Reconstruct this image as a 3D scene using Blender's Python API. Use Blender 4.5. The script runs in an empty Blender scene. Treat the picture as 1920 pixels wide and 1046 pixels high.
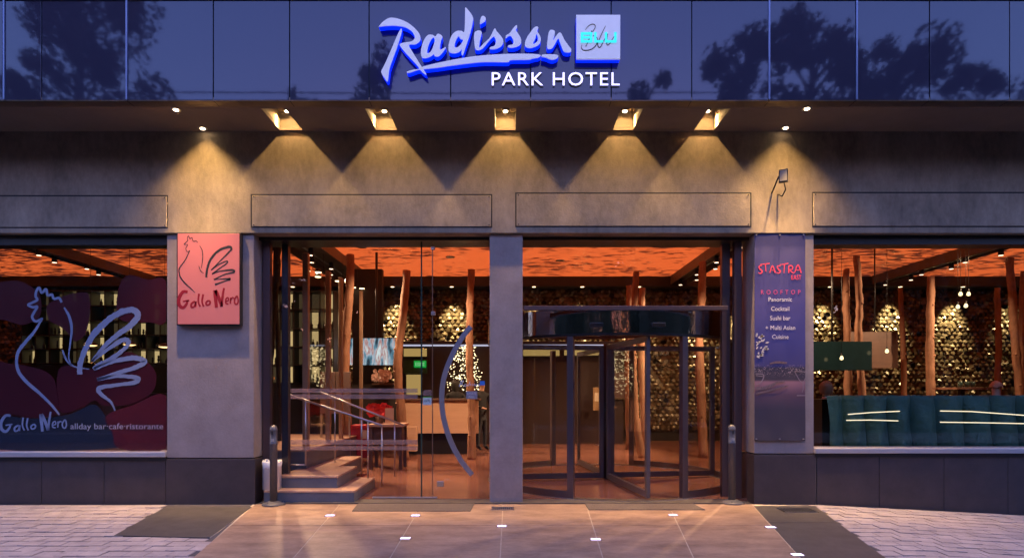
import bpy, bmesh, math, random
from mathutils import Vector, Matrix
R = math.radians
random.seed(7)
scene = bpy.context.scene
col = scene.collection

# ------------------------------------------------------------------ camera
CY, CZ, F, PX, PY = -8.0, 1.475, 1112.0, 960.0, 730.0      # focal length and horizon of the photograph, in its pixels
cd = bpy.data.cameras.new('camera'); cam = bpy.data.objects.new('camera', cd); col.objects.link(cam)
cam.location = (0, CY, CZ); cam.rotation_euler = (R(90), 0, 0)
cd.sensor_width = 36; cd.lens = 36 * F / 1920; cd.shift_y = (PY - 523) / 1920
cd.clip_start = 0.05; cd.clip_end = 3000
scene.camera = cam

# ------------------------------------------------------------------ dusk sky
world = bpy.data.worlds.new('World'); scene.world = world; world.use_nodes = True
wn = world.node_tree; bg = wn.nodes['Background']
sky = wn.nodes.new('ShaderNodeTexSky'); sky.sky_type = 'NISHITA'; sky.sun_disc = False
sky.sun_elevation = R(0.8); sky.sun_rotation = R(180); sky.altitude = 100
sky.air_density = 1.0; sky.dust_density = 1.2; sky.ozone_density = 3.3
wb = wn.nodes.new('ShaderNodeMix'); wb.data_type = 'RGBA'; wb.blend_type = 'MULTIPLY'; wb.inputs[0].default_value = 1; wb.inputs[7].default_value = (1.55, .90, .94, 1)   # the camera's magenta white balance
wn.links.new(sky.outputs[0], wb.inputs[6]); wn.links.new(wb.outputs[2], bg.inputs[0]); bg.inputs[1].default_value = 0.15
scene.view_settings.view_transform = 'Standard'; scene.view_settings.look = 'None'
EXPO = 5.0                              # long dusk exposure; the lamps below are scaled to it
KE = 2.0 ** -EXPO
scene.view_settings.exposure = EXPO; scene.view_settings.gamma = 1
cy = scene.cycles
cy.use_denoising = True; cy.max_bounces = 8; cy.transparent_max_bounces = 24
cy.glossy_bounces = 4; cy.diffuse_bounces = 3; cy.transmission_bounces = 6; cy.sample_clamp_indirect = 4.0
cy.caustics_reflective = False; cy.caustics_refractive = False

# ------------------------------------------------------------------ helpers
def P(px, py, Y):                       # a pixel on the plane y = Y
    k = (Y - CY) / F
    return Vector(((px - PX) * k, Y, CZ + (PY - py) * k))
def XatY(px, Y): return (px - PX) * (Y - CY) / F
def ZatY(py, Y): return CZ + (PY - py) * (Y - CY) / F
def ground_z(x, y):
    z = -0.072 + 0.02 * min(0.0, y)
    if x > 4.12: z -= 0.051 * (x - 4.12)
    return z
def G(px, py):                          # a pixel on the pavement
    d = 7.0
    for _ in range(30):
        x = (px - PX) * d / F
        d = (CZ - ground_z(x, CY + d)) * F / (py - PY)
    x = (px - PX) * d / F
    return Vector((x, CY + d, ground_z(x, CY + d)))
def PZ(px, py, Z):                      # a pixel on the plane z = Z
    d = (Z - CZ) * F / (PY - py)
    return Vector(((px - PX) * d / F, CY + d, Z))

def tag(o, label=None, cat=None, group=None, kind=None):
    if label: o['label'] = label
    if cat: o['category'] = cat
    if group: o['group'] = group
    if kind: o['kind'] = kind
    return o
def empty(name, loc, label, cat, group=None, rz=0):
    e = bpy.data.objects.new(name, None); col.objects.link(e)
    e.location = loc; e.rotation_euler[2] = rz; e.empty_display_size = .1
    return tag(e, label, cat, group)
def link(name, me, mat=None, parent=None, local=False):
    o = bpy.data.objects.new(name, me); col.objects.link(o)
    if mat is not None and not me.materials: me.materials.append(mat)
    if parent is not None:
        o.parent = parent
        if not local:                   # mesh is in world coordinates
            off = Vector((0, 0, 0)); p = parent
            while p is not None: off += p.location; p = p.parent
            o.location = -off
    return o
def bm_mesh(bm, name='mesh', smooth=False):
    bmesh.ops.recalc_face_normals(bm, faces=bm.faces[:])
    me = bpy.data.meshes.new(name); bm.to_mesh(me); bm.free()
    if smooth:
        for p in me.polygons: p.use_smooth = True
    return me
def add_box(bm, x0, x1, y0, y1, z0, z1, bev=0):
    vs = [bm.verts.new((x, y, z)) for x in (x0, x1) for y in (y0, y1) for z in (z0, z1)]
    fs = [(0,1,3,2),(4,6,7,5),(0,4,5,1),(2,3,7,6),(0,2,6,4),(1,5,7,3)]
    F_ = [bm.faces.new([vs[i] for i in f]) for f in fs]
    if bev:
        es = {e for f in F_ for e in f.edges}
        bmesh.ops.bevel(bm, geom=list(es), offset=bev, segments=2, affect='EDGES', profile=.5)
def box(name, x0, x1, y0, y1, z0, z1, mat, parent=None, bev=0, local=False):
    if x0 > x1: x0, x1 = x1, x0
    bm = bmesh.new(); add_box(bm, x0, x1, y0, y1, z0, z1, bev)
    return link(name, bm_mesh(bm, name), mat, parent, local)
def pbox(name, px0, px1, py0, py1, Y, depth, mat, parent=None, bev=0):
    """box whose front face covers these pixels on the plane y = Y"""
    return box(name, XatY(px0, Y), XatY(px1, Y), Y, Y + depth, ZatY(py1, Y), ZatY(py0, Y), mat, parent, bev)
def add_tube(bm, pts, rad, seg=10, cap=True):
    pts = [Vector(p) for p in pts]; n = len(pts)
    rads = rad if isinstance(rad, (list, tuple)) else [rad] * n
    rings = []; prev = None
    for i, p in enumerate(pts):
        t = (pts[min(i+1, n-1)] - pts[max(i-1, 0)]).normalized()
        u = prev if prev is not None else (Vector((0,0,1)) if abs(t.z) < .9 else Vector((1,0,0)))
        u = (u - t * u.dot(t)).normalized(); prev = u; v = t.cross(u)
        rings.append([bm.verts.new(p + (u * math.cos(a) + v * math.sin(a)) * rads[i]) for a in (2*math.pi*k/seg for k in range(seg))])
    for a, b in zip(rings, rings[1:]):
        for k in range(seg): bm.faces.new((a[k], a[(k+1) % seg], b[(k+1) % seg], b[k]))
    if cap: bm.faces.new(rings[0][::-1]); bm.faces.new(rings[-1])
def tube(name, pts, rad, mat, parent=None, seg=10, local=False):
    bm = bmesh.new(); add_tube(bm, pts, rad, seg)
    return link(name, bm_mesh(bm, name, True), mat, parent, local)
def add_lathe(bm, prof, seg=24, c=(0,0,0)):
    rings = []
    for r, z in prof:
        rings.append([bm.verts.new((c[0] + r*math.cos(2*math.pi*k/seg), c[1] + r*math.sin(2*math.pi*k/seg), c[2] + z)) for k in range(seg)])
    for a, b in zip(rings, rings[1:]):
        for k in range(seg): bm.faces.new((a[k], a[(k+1) % seg], b[(k+1) % seg], b[k]))
    bm.faces.new(rings[0][::-1]); bm.faces.new(rings[-1])
def lathe(name, prof, mat, parent=None, seg=24, c=(0,0,0), local=False, smooth=True):
    bm = bmesh.new(); add_lathe(bm, prof, seg, c)
    return link(name, bm_mesh(bm, name, smooth), mat, parent, local)
def catmull(pts, n=6, closed=False):
    out = []; m = len(pts)
    rng = range(m) if closed else range(m - 1)
    for i in rng:
        if closed: p0, p1, p2, p3 = pts[i-1], pts[i], pts[(i+1) % m], pts[(i+2) % m]
        else: p0, p1, p2, p3 = pts[max(i-1,0)], pts[i], pts[i+1], pts[min(i+2, m-1)]
        for k in range(n):
            t = k / n
            out.append(tuple(.5*((2*b) + (-a+c)*t + (2*a-5*b+4*c-d)*t*t + (-a+3*b-3*c+d)*t**3) for a, b, c, d in zip(p0, p1, p2, p3)))
    if not closed: out.append(tuple(pts[-1]))
    return out
def add_ribbon(bm, strokes, ox, oy, sc, Y, thick, n=6, jag=0.0):
    """brush strokes (x, y, width) in zoomed pixels -> flat slabs on the plane y = Y"""
    rnd = random.Random(3)
    for st in strokes:
        c = catmull([(a[0], a[1], a[2]) for a in st], n)
        L, Rr = [], []
        for i, p in enumerate(c):
            a, b = c[max(i-1,0)], c[min(i+1, len(c)-1)]
            dx, dy = b[0]-a[0], b[1]-a[1]; l = math.hypot(dx, dy) or 1
            w1 = p[2]/2*(1+jag*rnd.uniform(-1,1)); w2 = p[2]/2*(1+jag*rnd.uniform(-1,1))
            L.append((p[0]-dy/l*w1, p[1]+dx/l*w1)); Rr.append((p[0]+dy/l*w2, p[1]-dx/l*w2))
        def V(q, yy): v = P(ox+q[0]/sc, oy+q[1]/sc, Y); v.y = yy; return bm.verts.new(v)
        # front and back faces share x, z
        lf = [V(q, Y) for q in L]; rf = [V(q, Y) for q in Rr]; lb = [V(q, Y+thick) for q in L]; rb = [V(q, Y+thick) for q in Rr]
        for i in range(len(c)-1):
            bm.faces.new((lf[i], lf[i+1], rf[i+1], rf[i])); bm.faces.new((lb[i], rb[i], rb[i+1], lb[i+1]))
            bm.faces.new((lf[i], lb[i], lb[i+1], lf[i+1])); bm.faces.new((rf[i], rf[i+1], rb[i+1], rb[i]))
        bm.faces.new((lf[0], rf[0], rb[0], lb[0])); bm.faces.new((lf[-1], lb[-1], rb[-1], rf[-1]))
def ribbon(name, strokes, ox, oy, sc, Y, thick, mat, parent, n=6, jag=0.0):
    bm = bmesh.new(); add_ribbon(bm, strokes, ox, oy, sc, Y, thick, n, jag)
    return link(name, bm_mesh(bm, name), mat, parent)
def outline_mesh(loops, Y, depth, ox, oy, sc, n=5, bevel=0.0, smoothed=True):
    """closed outlines (first the outside, then holes) -> filled slab from Y to Y + depth"""
    cu = bpy.data.curves.new('outline', 'CURVE'); cu.dimensions = '2D'; cu.fill_mode = 'BOTH'
    cu.extrude = depth/2; cu.bevel_depth = bevel; cu.bevel_resolution = 1
    for lp in loops:
        pts = catmull(lp, n, True) if smoothed else lp
        s = cu.splines.new('POLY'); s.points.add(len(pts)-1); s.use_cyclic_u = True
        for q, p in zip(s.points, pts):
            v = P(ox+p[0]/sc, oy+p[1]/sc, Y); q.co = (v.x, v.z, 0, 1)
    return curve_mesh(cu, Y + depth/2)
def curve_mesh(cu, Y, sx=1, sz=1, ox=0, oz=0):
    o = bpy.data.objects.new('temp', cu); col.objects.link(o)
    dg = bpy.context.evaluated_depsgraph_get(); me = bpy.data.meshes.new_from_object(o.evaluated_get(dg))
    bpy.data.objects.remove(o); bpy.data.curves.remove(cu)
    for v in me.vertices:
        x, z, y = v.co; v.co = (x*sx + ox, Y - y, z*sz + oz)
    return me
def text_mesh(s, px0, px1, base, cap, Y, depth, spacing=1.0):
    """lettering that fills px0..px1, standing on the pixel row base with capitals cap pixels high"""
    cu = bpy.data.curves.new('t', 'FONT'); cu.body = s; cu.size = 1; cu.extrude = depth/2; cu.space_character = spacing; cu.resolution_u = 3
    me = curve_mesh(cu, 0)
    xs = [v.co.x for v in me.vertices]; x0, x1 = min(xs), max(xs)
    sx = (XatY(px1, Y) - XatY(px0, Y)) / (x1 - x0); sz = cap * (Y-CY)/F / 0.729
    bx, bz = XatY(px0, Y), ZatY(base, Y)
    for v in me.vertices:
        v.co.x = bx + (v.co.x - x0)*sx; v.co.z = bz + v.co.z*sz; v.co.y += Y + depth/2
    me.materials.clear()
    return me
def islands(me):
    """split a mesh into its loose islands (one per letter)"""
    bm = bmesh.new(); bm.from_mesh(me); bmesh.ops.remove_doubles(bm, verts=bm.verts[:], dist=1e-6)
    seen, out = set(), []
    for v in bm.verts:
        if v in seen: continue
        st, grp = [v], []
        seen.add(v)
        while st:
            a = st.pop(); grp.append(a)
            for e in a.link_edges:
                b = e.other_vert(a)
                if b not in seen: seen.add(b); st.append(b)
        nb = bmesh.new(); mp = {a: nb.verts.new(a.co) for a in grp}
        for f in {f for a in grp for f in a.link_faces}:
            try: nb.faces.new([mp[a] for a in f.verts])
            except ValueError: pass
        out.append((min(a.co.x for a in grp), bm_mesh(nb, 'letter')))
    bm.free()
    return [m for _, m in sorted(out, key=lambda t: t[0])]
def add_prism(bm, pts, thick):
    """polygon (3-D points) with its underside thick lower"""
    a = [bm.verts.new(p) for p in pts]; b = [bm.verts.new(Vector(p) - Vector((0,0,thick))) for p in pts]
    bm.faces.new(a); bm.faces.new(b[::-1])
    for i in range(len(a)):
        j = (i+1) % len(a); bm.faces.new((a[i], b[i], b[j], a[j]))
def spot(name, loc, target, power, color, angle, blend=.3, rad=.02, parent=None):
    l = bpy.data.lights.new(name, 'SPOT'); l.energy = power * KE; l.color = color; l.spot_size = R(angle); l.spot_blend = blend; l.shadow_soft_size = rad
    o = bpy.data.objects.new(name, l); col.objects.link(o)
    off = Vector((0,0,0)); p = parent
    while p is not None: off += p.location; p = p.parent
    o.location = Vector(loc) - off
    o.rotation_euler = (Vector(target) - Vector(loc)).to_track_quat('-Z', 'Y').to_euler()
    if parent: o.parent = parent
    return o

def lens(o, p, k=1.0, lo=.09):
    """reflector that throws more light at grazing angles along the wall (a measured-lamp style distribution)"""
    l = o.data; l.use_nodes = True; nt = l.node_tree; em = [n for n in nt.nodes if n.type == 'EMISSION'][0]
    g = nt.nodes.new('ShaderNodeNewGeometry'); sp = nt.nodes.new('ShaderNodeSeparateXYZ'); nt.links.new(g.outputs['Incoming'], sp.inputs[0])
    ab = nt.nodes.new('ShaderNodeMath'); ab.operation = 'ABSOLUTE'; mx = nt.nodes.new('ShaderNodeMath'); mx.operation = 'MAXIMUM'; mx.inputs[1].default_value = lo
    pw = nt.nodes.new('ShaderNodeMath'); pw.operation = 'POWER'; pw.inputs[1].default_value = -p; ml = nt.nodes.new('ShaderNodeMath'); ml.operation = 'MULTIPLY'; ml.inputs[1].default_value = k
    nt.links.new(sp.outputs[1], ab.inputs[0]); nt.links.new(ab.outputs[0], mx.inputs[0]); nt.links.new(mx.outputs[0], pw.inputs[0]); nt.links.new(pw.outputs[0], ml.inputs[0]); nt.links.new(ml.outputs[0], em.inputs['Strength'])

# ------------------------------------------------------------------ materials
def mat(name, base=(.5,.5,.5), rough=.6, metal=0, spec=.5, ior=1.45, emit=None, es=0, noise=None, bump=None, coat=0):
    """noise = (scale, dark colour, amount, stretch); bump = (scale, strength, distance)"""
    m = bpy.data.materials.new(name); m.use_nodes = True; nt = m.node_tree; b = nt.nodes['Principled BSDF']
    b.inputs['Base Color'].default_value = (*base, 1); b.inputs['Roughness'].default_value = rough
    b.inputs['Metallic'].default_value = metal; b.inputs['IOR'].default_value = ior; b.inputs['Specular IOR Level'].default_value = spec
    b.inputs['Coat Weight'].default_value = coat
    if emit: b.inputs['Emission Color'].default_value = (*emit, 1); b.inputs['Emission Strength'].default_value = es * KE
    tc = nt.nodes.new('ShaderNodeNewGeometry')
    def nz(scale, detail=6, rough_=.6, stretch=(1,1,1)):
        mp = nt.nodes.new('ShaderNodeMapping'); mp.inputs['Scale'].default_value = stretch
        nt.links.new(tc.outputs['Position'], mp.inputs[0])
        n = nt.nodes.new('ShaderNodeTexNoise'); n.inputs['Scale'].default_value = scale; n.inputs['Detail'].default_value = detail; n.inputs['Roughness'].default_value = rough_
        nt.links.new(mp.outputs[0], n.inputs['Vector']); return n
    if noise:
        sc, dark, amt = noise[:3]; st = noise[3] if len(noise) > 3 else (1,1,1)
        n1 = nz(sc, 8, .65, st); n2 = nz(sc*9, 5, .7, st)
        r = nt.nodes.new('ShaderNodeValToRGB'); r.color_ramp.elements[0].position = .34; r.color_ramp.elements[1].position = .66
        r.color_ramp.elements[0].color = (*dark, 1); r.color_ramp.elements[1].color = (*base, 1)
        mx = nt.nodes.new('ShaderNodeMath'); mx.operation = 'MULTIPLY_ADD'; mx.inputs[1].default_value = .7
        m2 = nt.nodes.new('ShaderNodeMath'); m2.operation = 'MULTIPLY'; m2.inputs[1].default_value = .3
        nt.links.new(n2.outputs[0], m2.inputs[0]); nt.links.new(n1.outputs[0], mx.inputs[0]); nt.links.new(m2.outputs[0], mx.inputs[2])
        nt.links.new(mx.outputs[0], r.inputs[0])
        mi = nt.nodes.new('ShaderNodeMix'); mi.data_type = 'RGBA'; mi.inputs[0].default_value = amt; mi.inputs[6].default_value = (*base, 1)
        nt.links.new(r.outputs[0], mi.inputs[7]); nt.links.new(mi.outputs[2], b.inputs['Base Color'])
        rr = nt.nodes.new('ShaderNodeMapRange'); rr.inputs[3].default_value = min(1, rough+.12); rr.inputs[4].default_value = max(.02, rough-.1)
        nt.links.new(n1.outputs[0], rr.inputs[0]); nt.links.new(rr.outputs[0], b.inputs['Roughness'])
    if bump:
        n = nz(bump[0], 6, .65); bu = nt.nodes.new('ShaderNodeBump'); bu.inputs['Strength'].default_value = bump[1]; bu.inputs['Distance'].default_value = bump[2]
        nt.links.new(n.outputs[0], bu.inputs['Height']); nt.links.new(bu.outputs[0], b.inputs['Normal'])
    return m
def emitmat(name, c, s):
    return mat(name, (.02,.02,.02), .5, emit=c, es=s)
def glassmat(name, tint=(.93,.95,.95), base=.05, edge=.6, rough=0.0):
    m = bpy.data.materials.new(name); m.use_nodes = True; nt = m.node_tree; nt.nodes.remove(nt.nodes['Principled BSDF'])
    tr = nt.nodes.new('ShaderNodeBsdfTransparent'); tr.inputs[0].default_value = (*tint, 1)
    gl = nt.nodes.new('ShaderNodeBsdfGlossy'); gl.inputs['Roughness'].default_value = rough; gl.inputs['Color'].default_value = (1,1,1,1)
    lw = nt.nodes.new('ShaderNodeLayerWeight'); lw.inputs[0].default_value = .5
    pw = nt.nodes.new('ShaderNodeMath'); pw.operation = 'POWER'; pw.inputs[1].default_value = 4
    ma = nt.nodes.new('ShaderNodeMath'); ma.operation = 'MULTIPLY_ADD'; ma.inputs[1].default_value = edge; ma.inputs[2].default_value = base
    mx = nt.nodes.new('ShaderNodeMixShader')
    nt.links.new(lw.outputs['Facing'], pw.inputs[0]); nt.links.new(pw.outputs[0], ma.inputs[0]); nt.links.new(ma.outputs[0], mx.inputs[0])
    nt.links.new(tr.outputs[0], mx.inputs[1]); nt.links.new(gl.outputs[0], mx.inputs[2]); nt.links.new(mx.outputs[0], nt.nodes['Material Output'].inputs[0])
    return m
def filmmat(name, c, opacity, rough=.5):
    m = mat(name, c, rough); b = m.node_tree.nodes['Principled BSDF']; b.inputs['Alpha'].default_value = opacity
    return m

M = {}
M['concrete'] = mat('concrete', (.35,.285,.215), .75, noise=(1.7, (.13,.105,.08), .95, (1,1,.55)), bump=(42, .26, .01))
M['column'] = mat('column concrete', (.32,.265,.255), .7, noise=(2.8, (.225,.185,.18), .95), bump=(40, .22, .01))
M['granite'] = mat('dark granite', (.072,.055,.058), .42, noise=(4, (.042,.032,.036), .8), bump=(120, .12, .004))
M['soffit'] = mat('soffit render', (.20,.165,.14), .8, noise=(1.2, (.15,.12,.10), .7), bump=(60,.1,.005))
M['lip'] = mat('soffit metal lip', (.17,.13,.10), .35, metal=.5, noise=(5, (.09,.07,.055), .7))
M['dark'] = mat('black metal', (.018,.016,.018), .4)
M['bronze'] = mat('bronze frame', (.14,.10,.11), .35, metal=.7)
M['steel'] = mat('brushed steel', (.55,.54,.56), .3, metal=1, noise=(30, (.42,.41,.43), .5, (1,1,.05)))
M['sill'] = mat('sill metal', (.62,.60,.64), .38, metal=.6)
M['chrome'] = mat('mirror steel', (.50,.50,.53), .05, metal=1, bump=(3, .25, .02))
M['fascia'] = mat('blue fascia glass', (.034,.033,.060), .035, ior=1.51, bump=(.9,.05,.01))
M['fascia'].node_tree.nodes['Principled BSDF'].inputs['Specular Tint'].default_value = (.58,.74,1.0,1)
M['fascia_edge'] = mat('fascia edge', (.15,.19,.33), .3, metal=.6)
M['joint'] = mat('dark joint', (.012,.012,.016), .7)
M['slab'] = mat('tan granite slab', (.46,.31,.215), .42, noise=(2.2, (.19,.125,.09), 1.0, (1,2.2,1)), bump=(90,.18,.006))
M['slab_dark'] = mat('dark granite slab', (.10,.088,.08), .45, noise=(4, (.065,.056,.052), .8), bump=(90,.18,.006))
M['mortar'] = mat('pale mortar', (.62,.52,.40), .9, noise=(20, (.42,.35,.27), .7))
M['paver'] = mat('paver', (.52,.44,.42), .7, noise=(4.5, (.30,.25,.245), 1.0), bump=(80,.35,.01))
M['bed'] = mat('dark paver joints', (.10,.088,.092), .95)
M['road'] = mat('asphalt', (.05,.05,.052), .85, noise=(2, (.035,.035,.037), .8), bump=(60,.4,.01))
M['kerb'] = mat('kerb stone', (.4,.38,.36), .8, noise=(8, (.28,.26,.25), .8))
M['glass'] = glassmat('shop window glass', base=.03, edge=.5)
M['glass_clear'] = glassmat('door glass', (.96,.96,.95), base=.015, edge=.4)
M['glass_edge'] = mat('glass edge', (.03,.06,.05), .15)
M['floor'] = mat('polished lobby floor', (.27,.115,.075), .16, noise=(1.5, (.19,.08,.055), .8), bump=(6,.03,.01))
M['step'] = mat('step tread stone', (.46,.29,.21), .36, noise=(5, (.33,.21,.15), .7))
M['riser'] = mat('step riser', (.13,.14,.17), .45, noise=(5, (.09,.10,.12), .7))
M['darkwall'] = mat('dark lobby wall', (.03,.024,.022), .6, noise=(2,(.018,.014,.014),.6))
M['brownwall'] = mat('brown lobby wall', (.075,.038,.030), .5, noise=(2,(.05,.025,.02),.6))
M['bark'] = mat('stripped bark', (.40,.20,.115), .75, noise=(6, (.13,.055,.03), 1.0, (1,1,.22)), bump=(22,.6,.02))
M['blackbark'] = mat('charred wood', (.012,.010,.010), .8, bump=(22,.6,.02))
M['wood'] = mat('pale oak', (.62,.40,.27), .45, noise=(3, (.52,.32,.21), .7, (.3,1,6)))
M['darkwood'] = mat('dark wood', (.12,.06,.04), .5, noise=(3, (.07,.035,.022), .7, (.4,1,6)))
M['black'] = mat('black lacquer', (.012,.011,.012), .3)
M['teal'] = mat('teal fabric', (.034,.105,.082), .6, noise=(6,(.022,.075,.06),.7), bump=(11,.7,.04))
M['white'] = mat('white plastic', (.75,.74,.74), .5)
M['red'] = mat('red cloth', (.5,.02,.025), .6)
M['leaf'] = mat('leaf', (.045,.075,.03), .6)
M['lampwarm'] = emitmat('warm lamp', (1,.72,.42), 30)
M['lampsoft'] = emitmat('soft warm lamp', (1,.72,.38), 6)
WARM = (1.0, .60, .22)

# ================================================================== THE SETTING
FZ = -0.04            # lobby floor
CEIL = 4.70
SOF = 4.95            # soffit under the fascia
FY = -0.90            # front of the fascia

def sheet(name, x0, x1, y0, y1, nx, ny, zf, m):
    bm = bmesh.new(); g = [[bm.verts.new((x0+(x1-x0)*i/nx, y0+(y1-y0)*j/ny, zf(x0+(x1-x0)*i/nx, y0+(y1-y0)*j/ny))) for i in range(nx+1)] for j in range(ny+1)]
    for j in range(ny):
        for i in range(nx): bm.faces.new((g[j][i], g[j][i+1], g[j+1][i+1], g[j+1][i]))
    return link(name, bm_mesh(bm, name), m)
ground = sheet('ground', -1500, 1500, -1500, 1500, 2, 2, lambda x, y: -1.2, M['road']); ground['kind'] = 'structure'
road = sheet('road', -60, 60, -40, -3.12, 60, 2, lambda x, y: ground_z(min(x, 14), -3.0) - .13, M['road']); road['kind'] = 'structure'
pavement = sheet('pavement', -18, 18, -3.0, 0.3, 180, 4, lambda x, y: ground_z(x, y) - .004, M['bed']); pavement['kind'] = 'structure'
for i in range(-16, 16):
    a, b = i*1.0+.004, i*1.0+.996
    bm = bmesh.new(); add_prism(bm, [(a,-3.14,ground_z(a,-3)), (b,-3.14,ground_z(b,-3)), (b,-3.003,ground_z(b,-3)), (a,-3.003,ground_z(a,-3))], .3)
    link('kerb_stone', bm_mesh(bm, 'kerb_stone'), M['kerb'], pavement)

LIFT = .011
def slab_poly(pix, m, name='paving_slab', gap=.006, lift=0.0, thick=.03):
    pts = [G(*q) for q in pix]; c = sum(pts, Vector()) / len(pts)
    n = len(pts); out = []
    for i in range(n):                                   # inset every edge by the joint
        a, b, d = pts[i-1], pts[i], pts[(i+1) % n]
        e1, e2 = (b-a).xy.normalized(), (d-b).xy.normalized()
        n1, n2 = Vector((-e1.y, e1.x)), Vector((-e2.y, e2.x))
        if n1.dot((c-b).xy) < 0: n1 = -n1
        if n2.dot((c-b).xy) < 0: n2 = -n2
        q = b.xy + (n1 + n2) * gap
        out.append(Vector((q.x, q.y, ground_z(q.x, q.y) + LIFT + lift)))
    bm = bmesh.new(); add_prism(bm, out, thick)
    return link(name, bm_mesh(bm, name), m, pavement)
tops = [474, 634, 789, 943, 1100, 1255, 1413]; bots = [362, 551, 732, 938, 1130, 1300, 1500]
def jx(k, y): return tops[k] + (bots[k]-tops[k])*(y-950)/96
rows = [946, 986, 1085]
for k in range(6):
    for a, b in zip(rows, rows[1:]):
        slab_poly([(jx(k,a),a),(jx(k+1,a),a),(jx(k+1,b),b),(jx(k,b),b)], M['slab'], lift=random.uniform(0,.0015))
ry = lambda y: 1530+130*(y-950)/96
for a, b in ((949, 981), (981, 1085)):
    slab_poly([(jx(6,a),a),(ry(a),a),(ry(b),b),(jx(6,b),b)], M['slab_dark'])
slab_poly([(312,950),(474,951),(393,1009),(212,1005)], M['slab_dark'])
for pix in ([(474,946),(1413,946),(ry(949),949),(1530,950),(1712,1085),(321,1085)], [(313,951),(473,951),(394,1008.5),(213,1004.5)]):
    slab_poly(pix, M['mortar'], 'mortar_bed', 0, -.0035, .02)
# small pavers on both sides
left_edge = [G(312,948).xy, G(212,1006).xy, G(385,1009).xy, G(300,1085).xy]
def in_left(x, y):
    p = [G(0,1500).xy]*0
    if y > G(212,1005).y:                                # behind the dark ramp slab
        a, b = G(312,949), G(212,1005)
    else:
        a, b = G(393,1009), G(330,1072)
    t = (y-a.y)/(b.y-a.y); return x < a.x + (b.x-a.x)*t + .06
def in_right(x, y):
    a, b = G(1531,950), G(1660,1046); t = (y-a.y)/(b.y-a.y); return x > a.x + (b.x-a.x)*t - .06
pl, pw = .215, .175
cells = []
for side in (-1, 1):
    j = 0; y = -.05
    while y > -2.96:
        for i in range(0, 60):
            x = side*(3.0 + i*pl) + (pl/2 if j % 2 else 0)
            if abs(x) > 12: continue
            if (in_left if side < 0 else in_right)(x, y - pw/2): cells.append((x, y - pw/2))
        y -= pw; j += 1
step_y = G(212, 1004).y
def paver_verts(x, y, rnd):
    t = rnd.uniform(-.0035, .003); w, h = pl/2-.005, pw/2-.010
    lz = -.004 if (x < 0 and y < step_y) else 0
    return [Vector((x+sx*w, y+sy*h, ground_z(x+sx*w, y+sy*h)+t+lz+.004+rnd.uniform(-.0012,.0012))) for sx, sy in ((-1,-1),(1,-1),(1,1),(-1,1))]
rnd = random.Random(5)
vis = [c for c in cells if abs(c[0]) < (c[1]+8)*.90 and c[1] > -2.5]
rest = [c for c in cells if c not in set(vis)]
vis.sort(key=lambda c: c[1]); near, far = vis[:300], vis[300:] + rest
for x, y in near:
    bm = bmesh.new(); add_prism(bm, paver_verts(x, y, rnd), .035); link('paver', bm_mesh(bm, 'paver'), M['paver'], pavement)
bm = bmesh.new()
for x, y in far: add_prism(bm, paver_verts(x, y, rnd), .035)
tag(link('small_pavers', bm_mesh(bm, 'small_pavers'), M['paver'], pavement), kind='stuff')

# ---- lobby shell
def struct(o): o['kind'] = 'structure'; return o
struct(box('lobby_floor', -16, 16, .257, 9.6, FZ-.2, FZ, M['floor']))
def ceiling_material():
    m = bpy.data.materials.new('backlit printed ceiling'); m.use_nodes = True; nt = m.node_tree; b = nt.nodes['Principled BSDF']
    b.inputs['Base Color'].default_value = (.3,.1,.04,1); b.inputs['Roughness'].default_value = .5
    g = nt.nodes.new('ShaderNodeNewGeometry')
    def noise(sc, st, det):
        mp = nt.nodes.new('ShaderNodeMapping'); mp.inputs['Scale'].default_value = st; nt.links.new(g.outputs['Position'], mp.inputs[0])
        n = nt.nodes.new('ShaderNodeTexNoise'); n.inputs['Scale'].default_value = sc; n.inputs['Detail'].default_value = det; n.inputs['Roughness'].default_value = .55
        nt.links.new(mp.outputs[0], n.inputs['Vector']); return n.outputs[0]
    streak = noise(1.45, (1.9, 5.6, 1), 4); clump = noise(.42, (1, 1.4, 1), 2); tone = noise(.3, (1,1,1), 2)
    sep = nt.nodes.new('ShaderNodeSeparateXYZ'); nt.links.new(g.outputs['Position'], sep.inputs[0])
    ab = nt.nodes.new('ShaderNodeMath'); ab.operation = 'ABSOLUTE'; nt.links.new(sep.outputs[0], ab.inputs[0])
    mr = nt.nodes.new('ShaderNodeMapRange'); mr.inputs[1].default_value = 4; mr.inputs[2].default_value = 6.5; mr.inputs[3].default_value = 0; mr.inputs[4].default_value = .07
    nt.links.new(ab.outputs[0], mr.inputs[0])
    a1 = nt.nodes.new('ShaderNodeMath'); a1.operation = 'MULTIPLY_ADD'; a1.inputs[1].default_value = .45; nt.links.new(clump, a1.inputs[0]); nt.links.new(streak, a1.inputs[2])
    a2 = nt.nodes.new('ShaderNodeMath'); nt.links.new(a1.outputs[0], a2.inputs[0]); nt.links.new(mr.outputs[0], a2.inputs[1])
    rp = nt.nodes.new('ShaderNodeValToRGB'); e = rp.color_ramp.elements
    e[0].position = .79; e[0].color = (1,.165,.04,1); e[1].position = .835; e[1].color = (.10,.018,.010,1)
    nt.links.new(a2.outputs[0], rp.inputs[0])
    nt.links.new(rp.outputs[0], b.inputs['Emission Color']); b.inputs['Emission Strength'].default_value = .82 * KE
    return m
M['orange'] = ceiling_material()
struct(box('lobby_ceiling', -16, 16, .9, 9.6, CEIL, CEIL+.05, M['orange']))
lw_ = struct(box('lobby_wall_back', -16, 16, 9.6, 9.8, FZ-.1, 5.2, M['darkwall']))
struct(box('lobby_wall_left', -16.2, -16, .4, 9.8, FZ-.1, 5.2, M['darkwall']))
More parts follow.
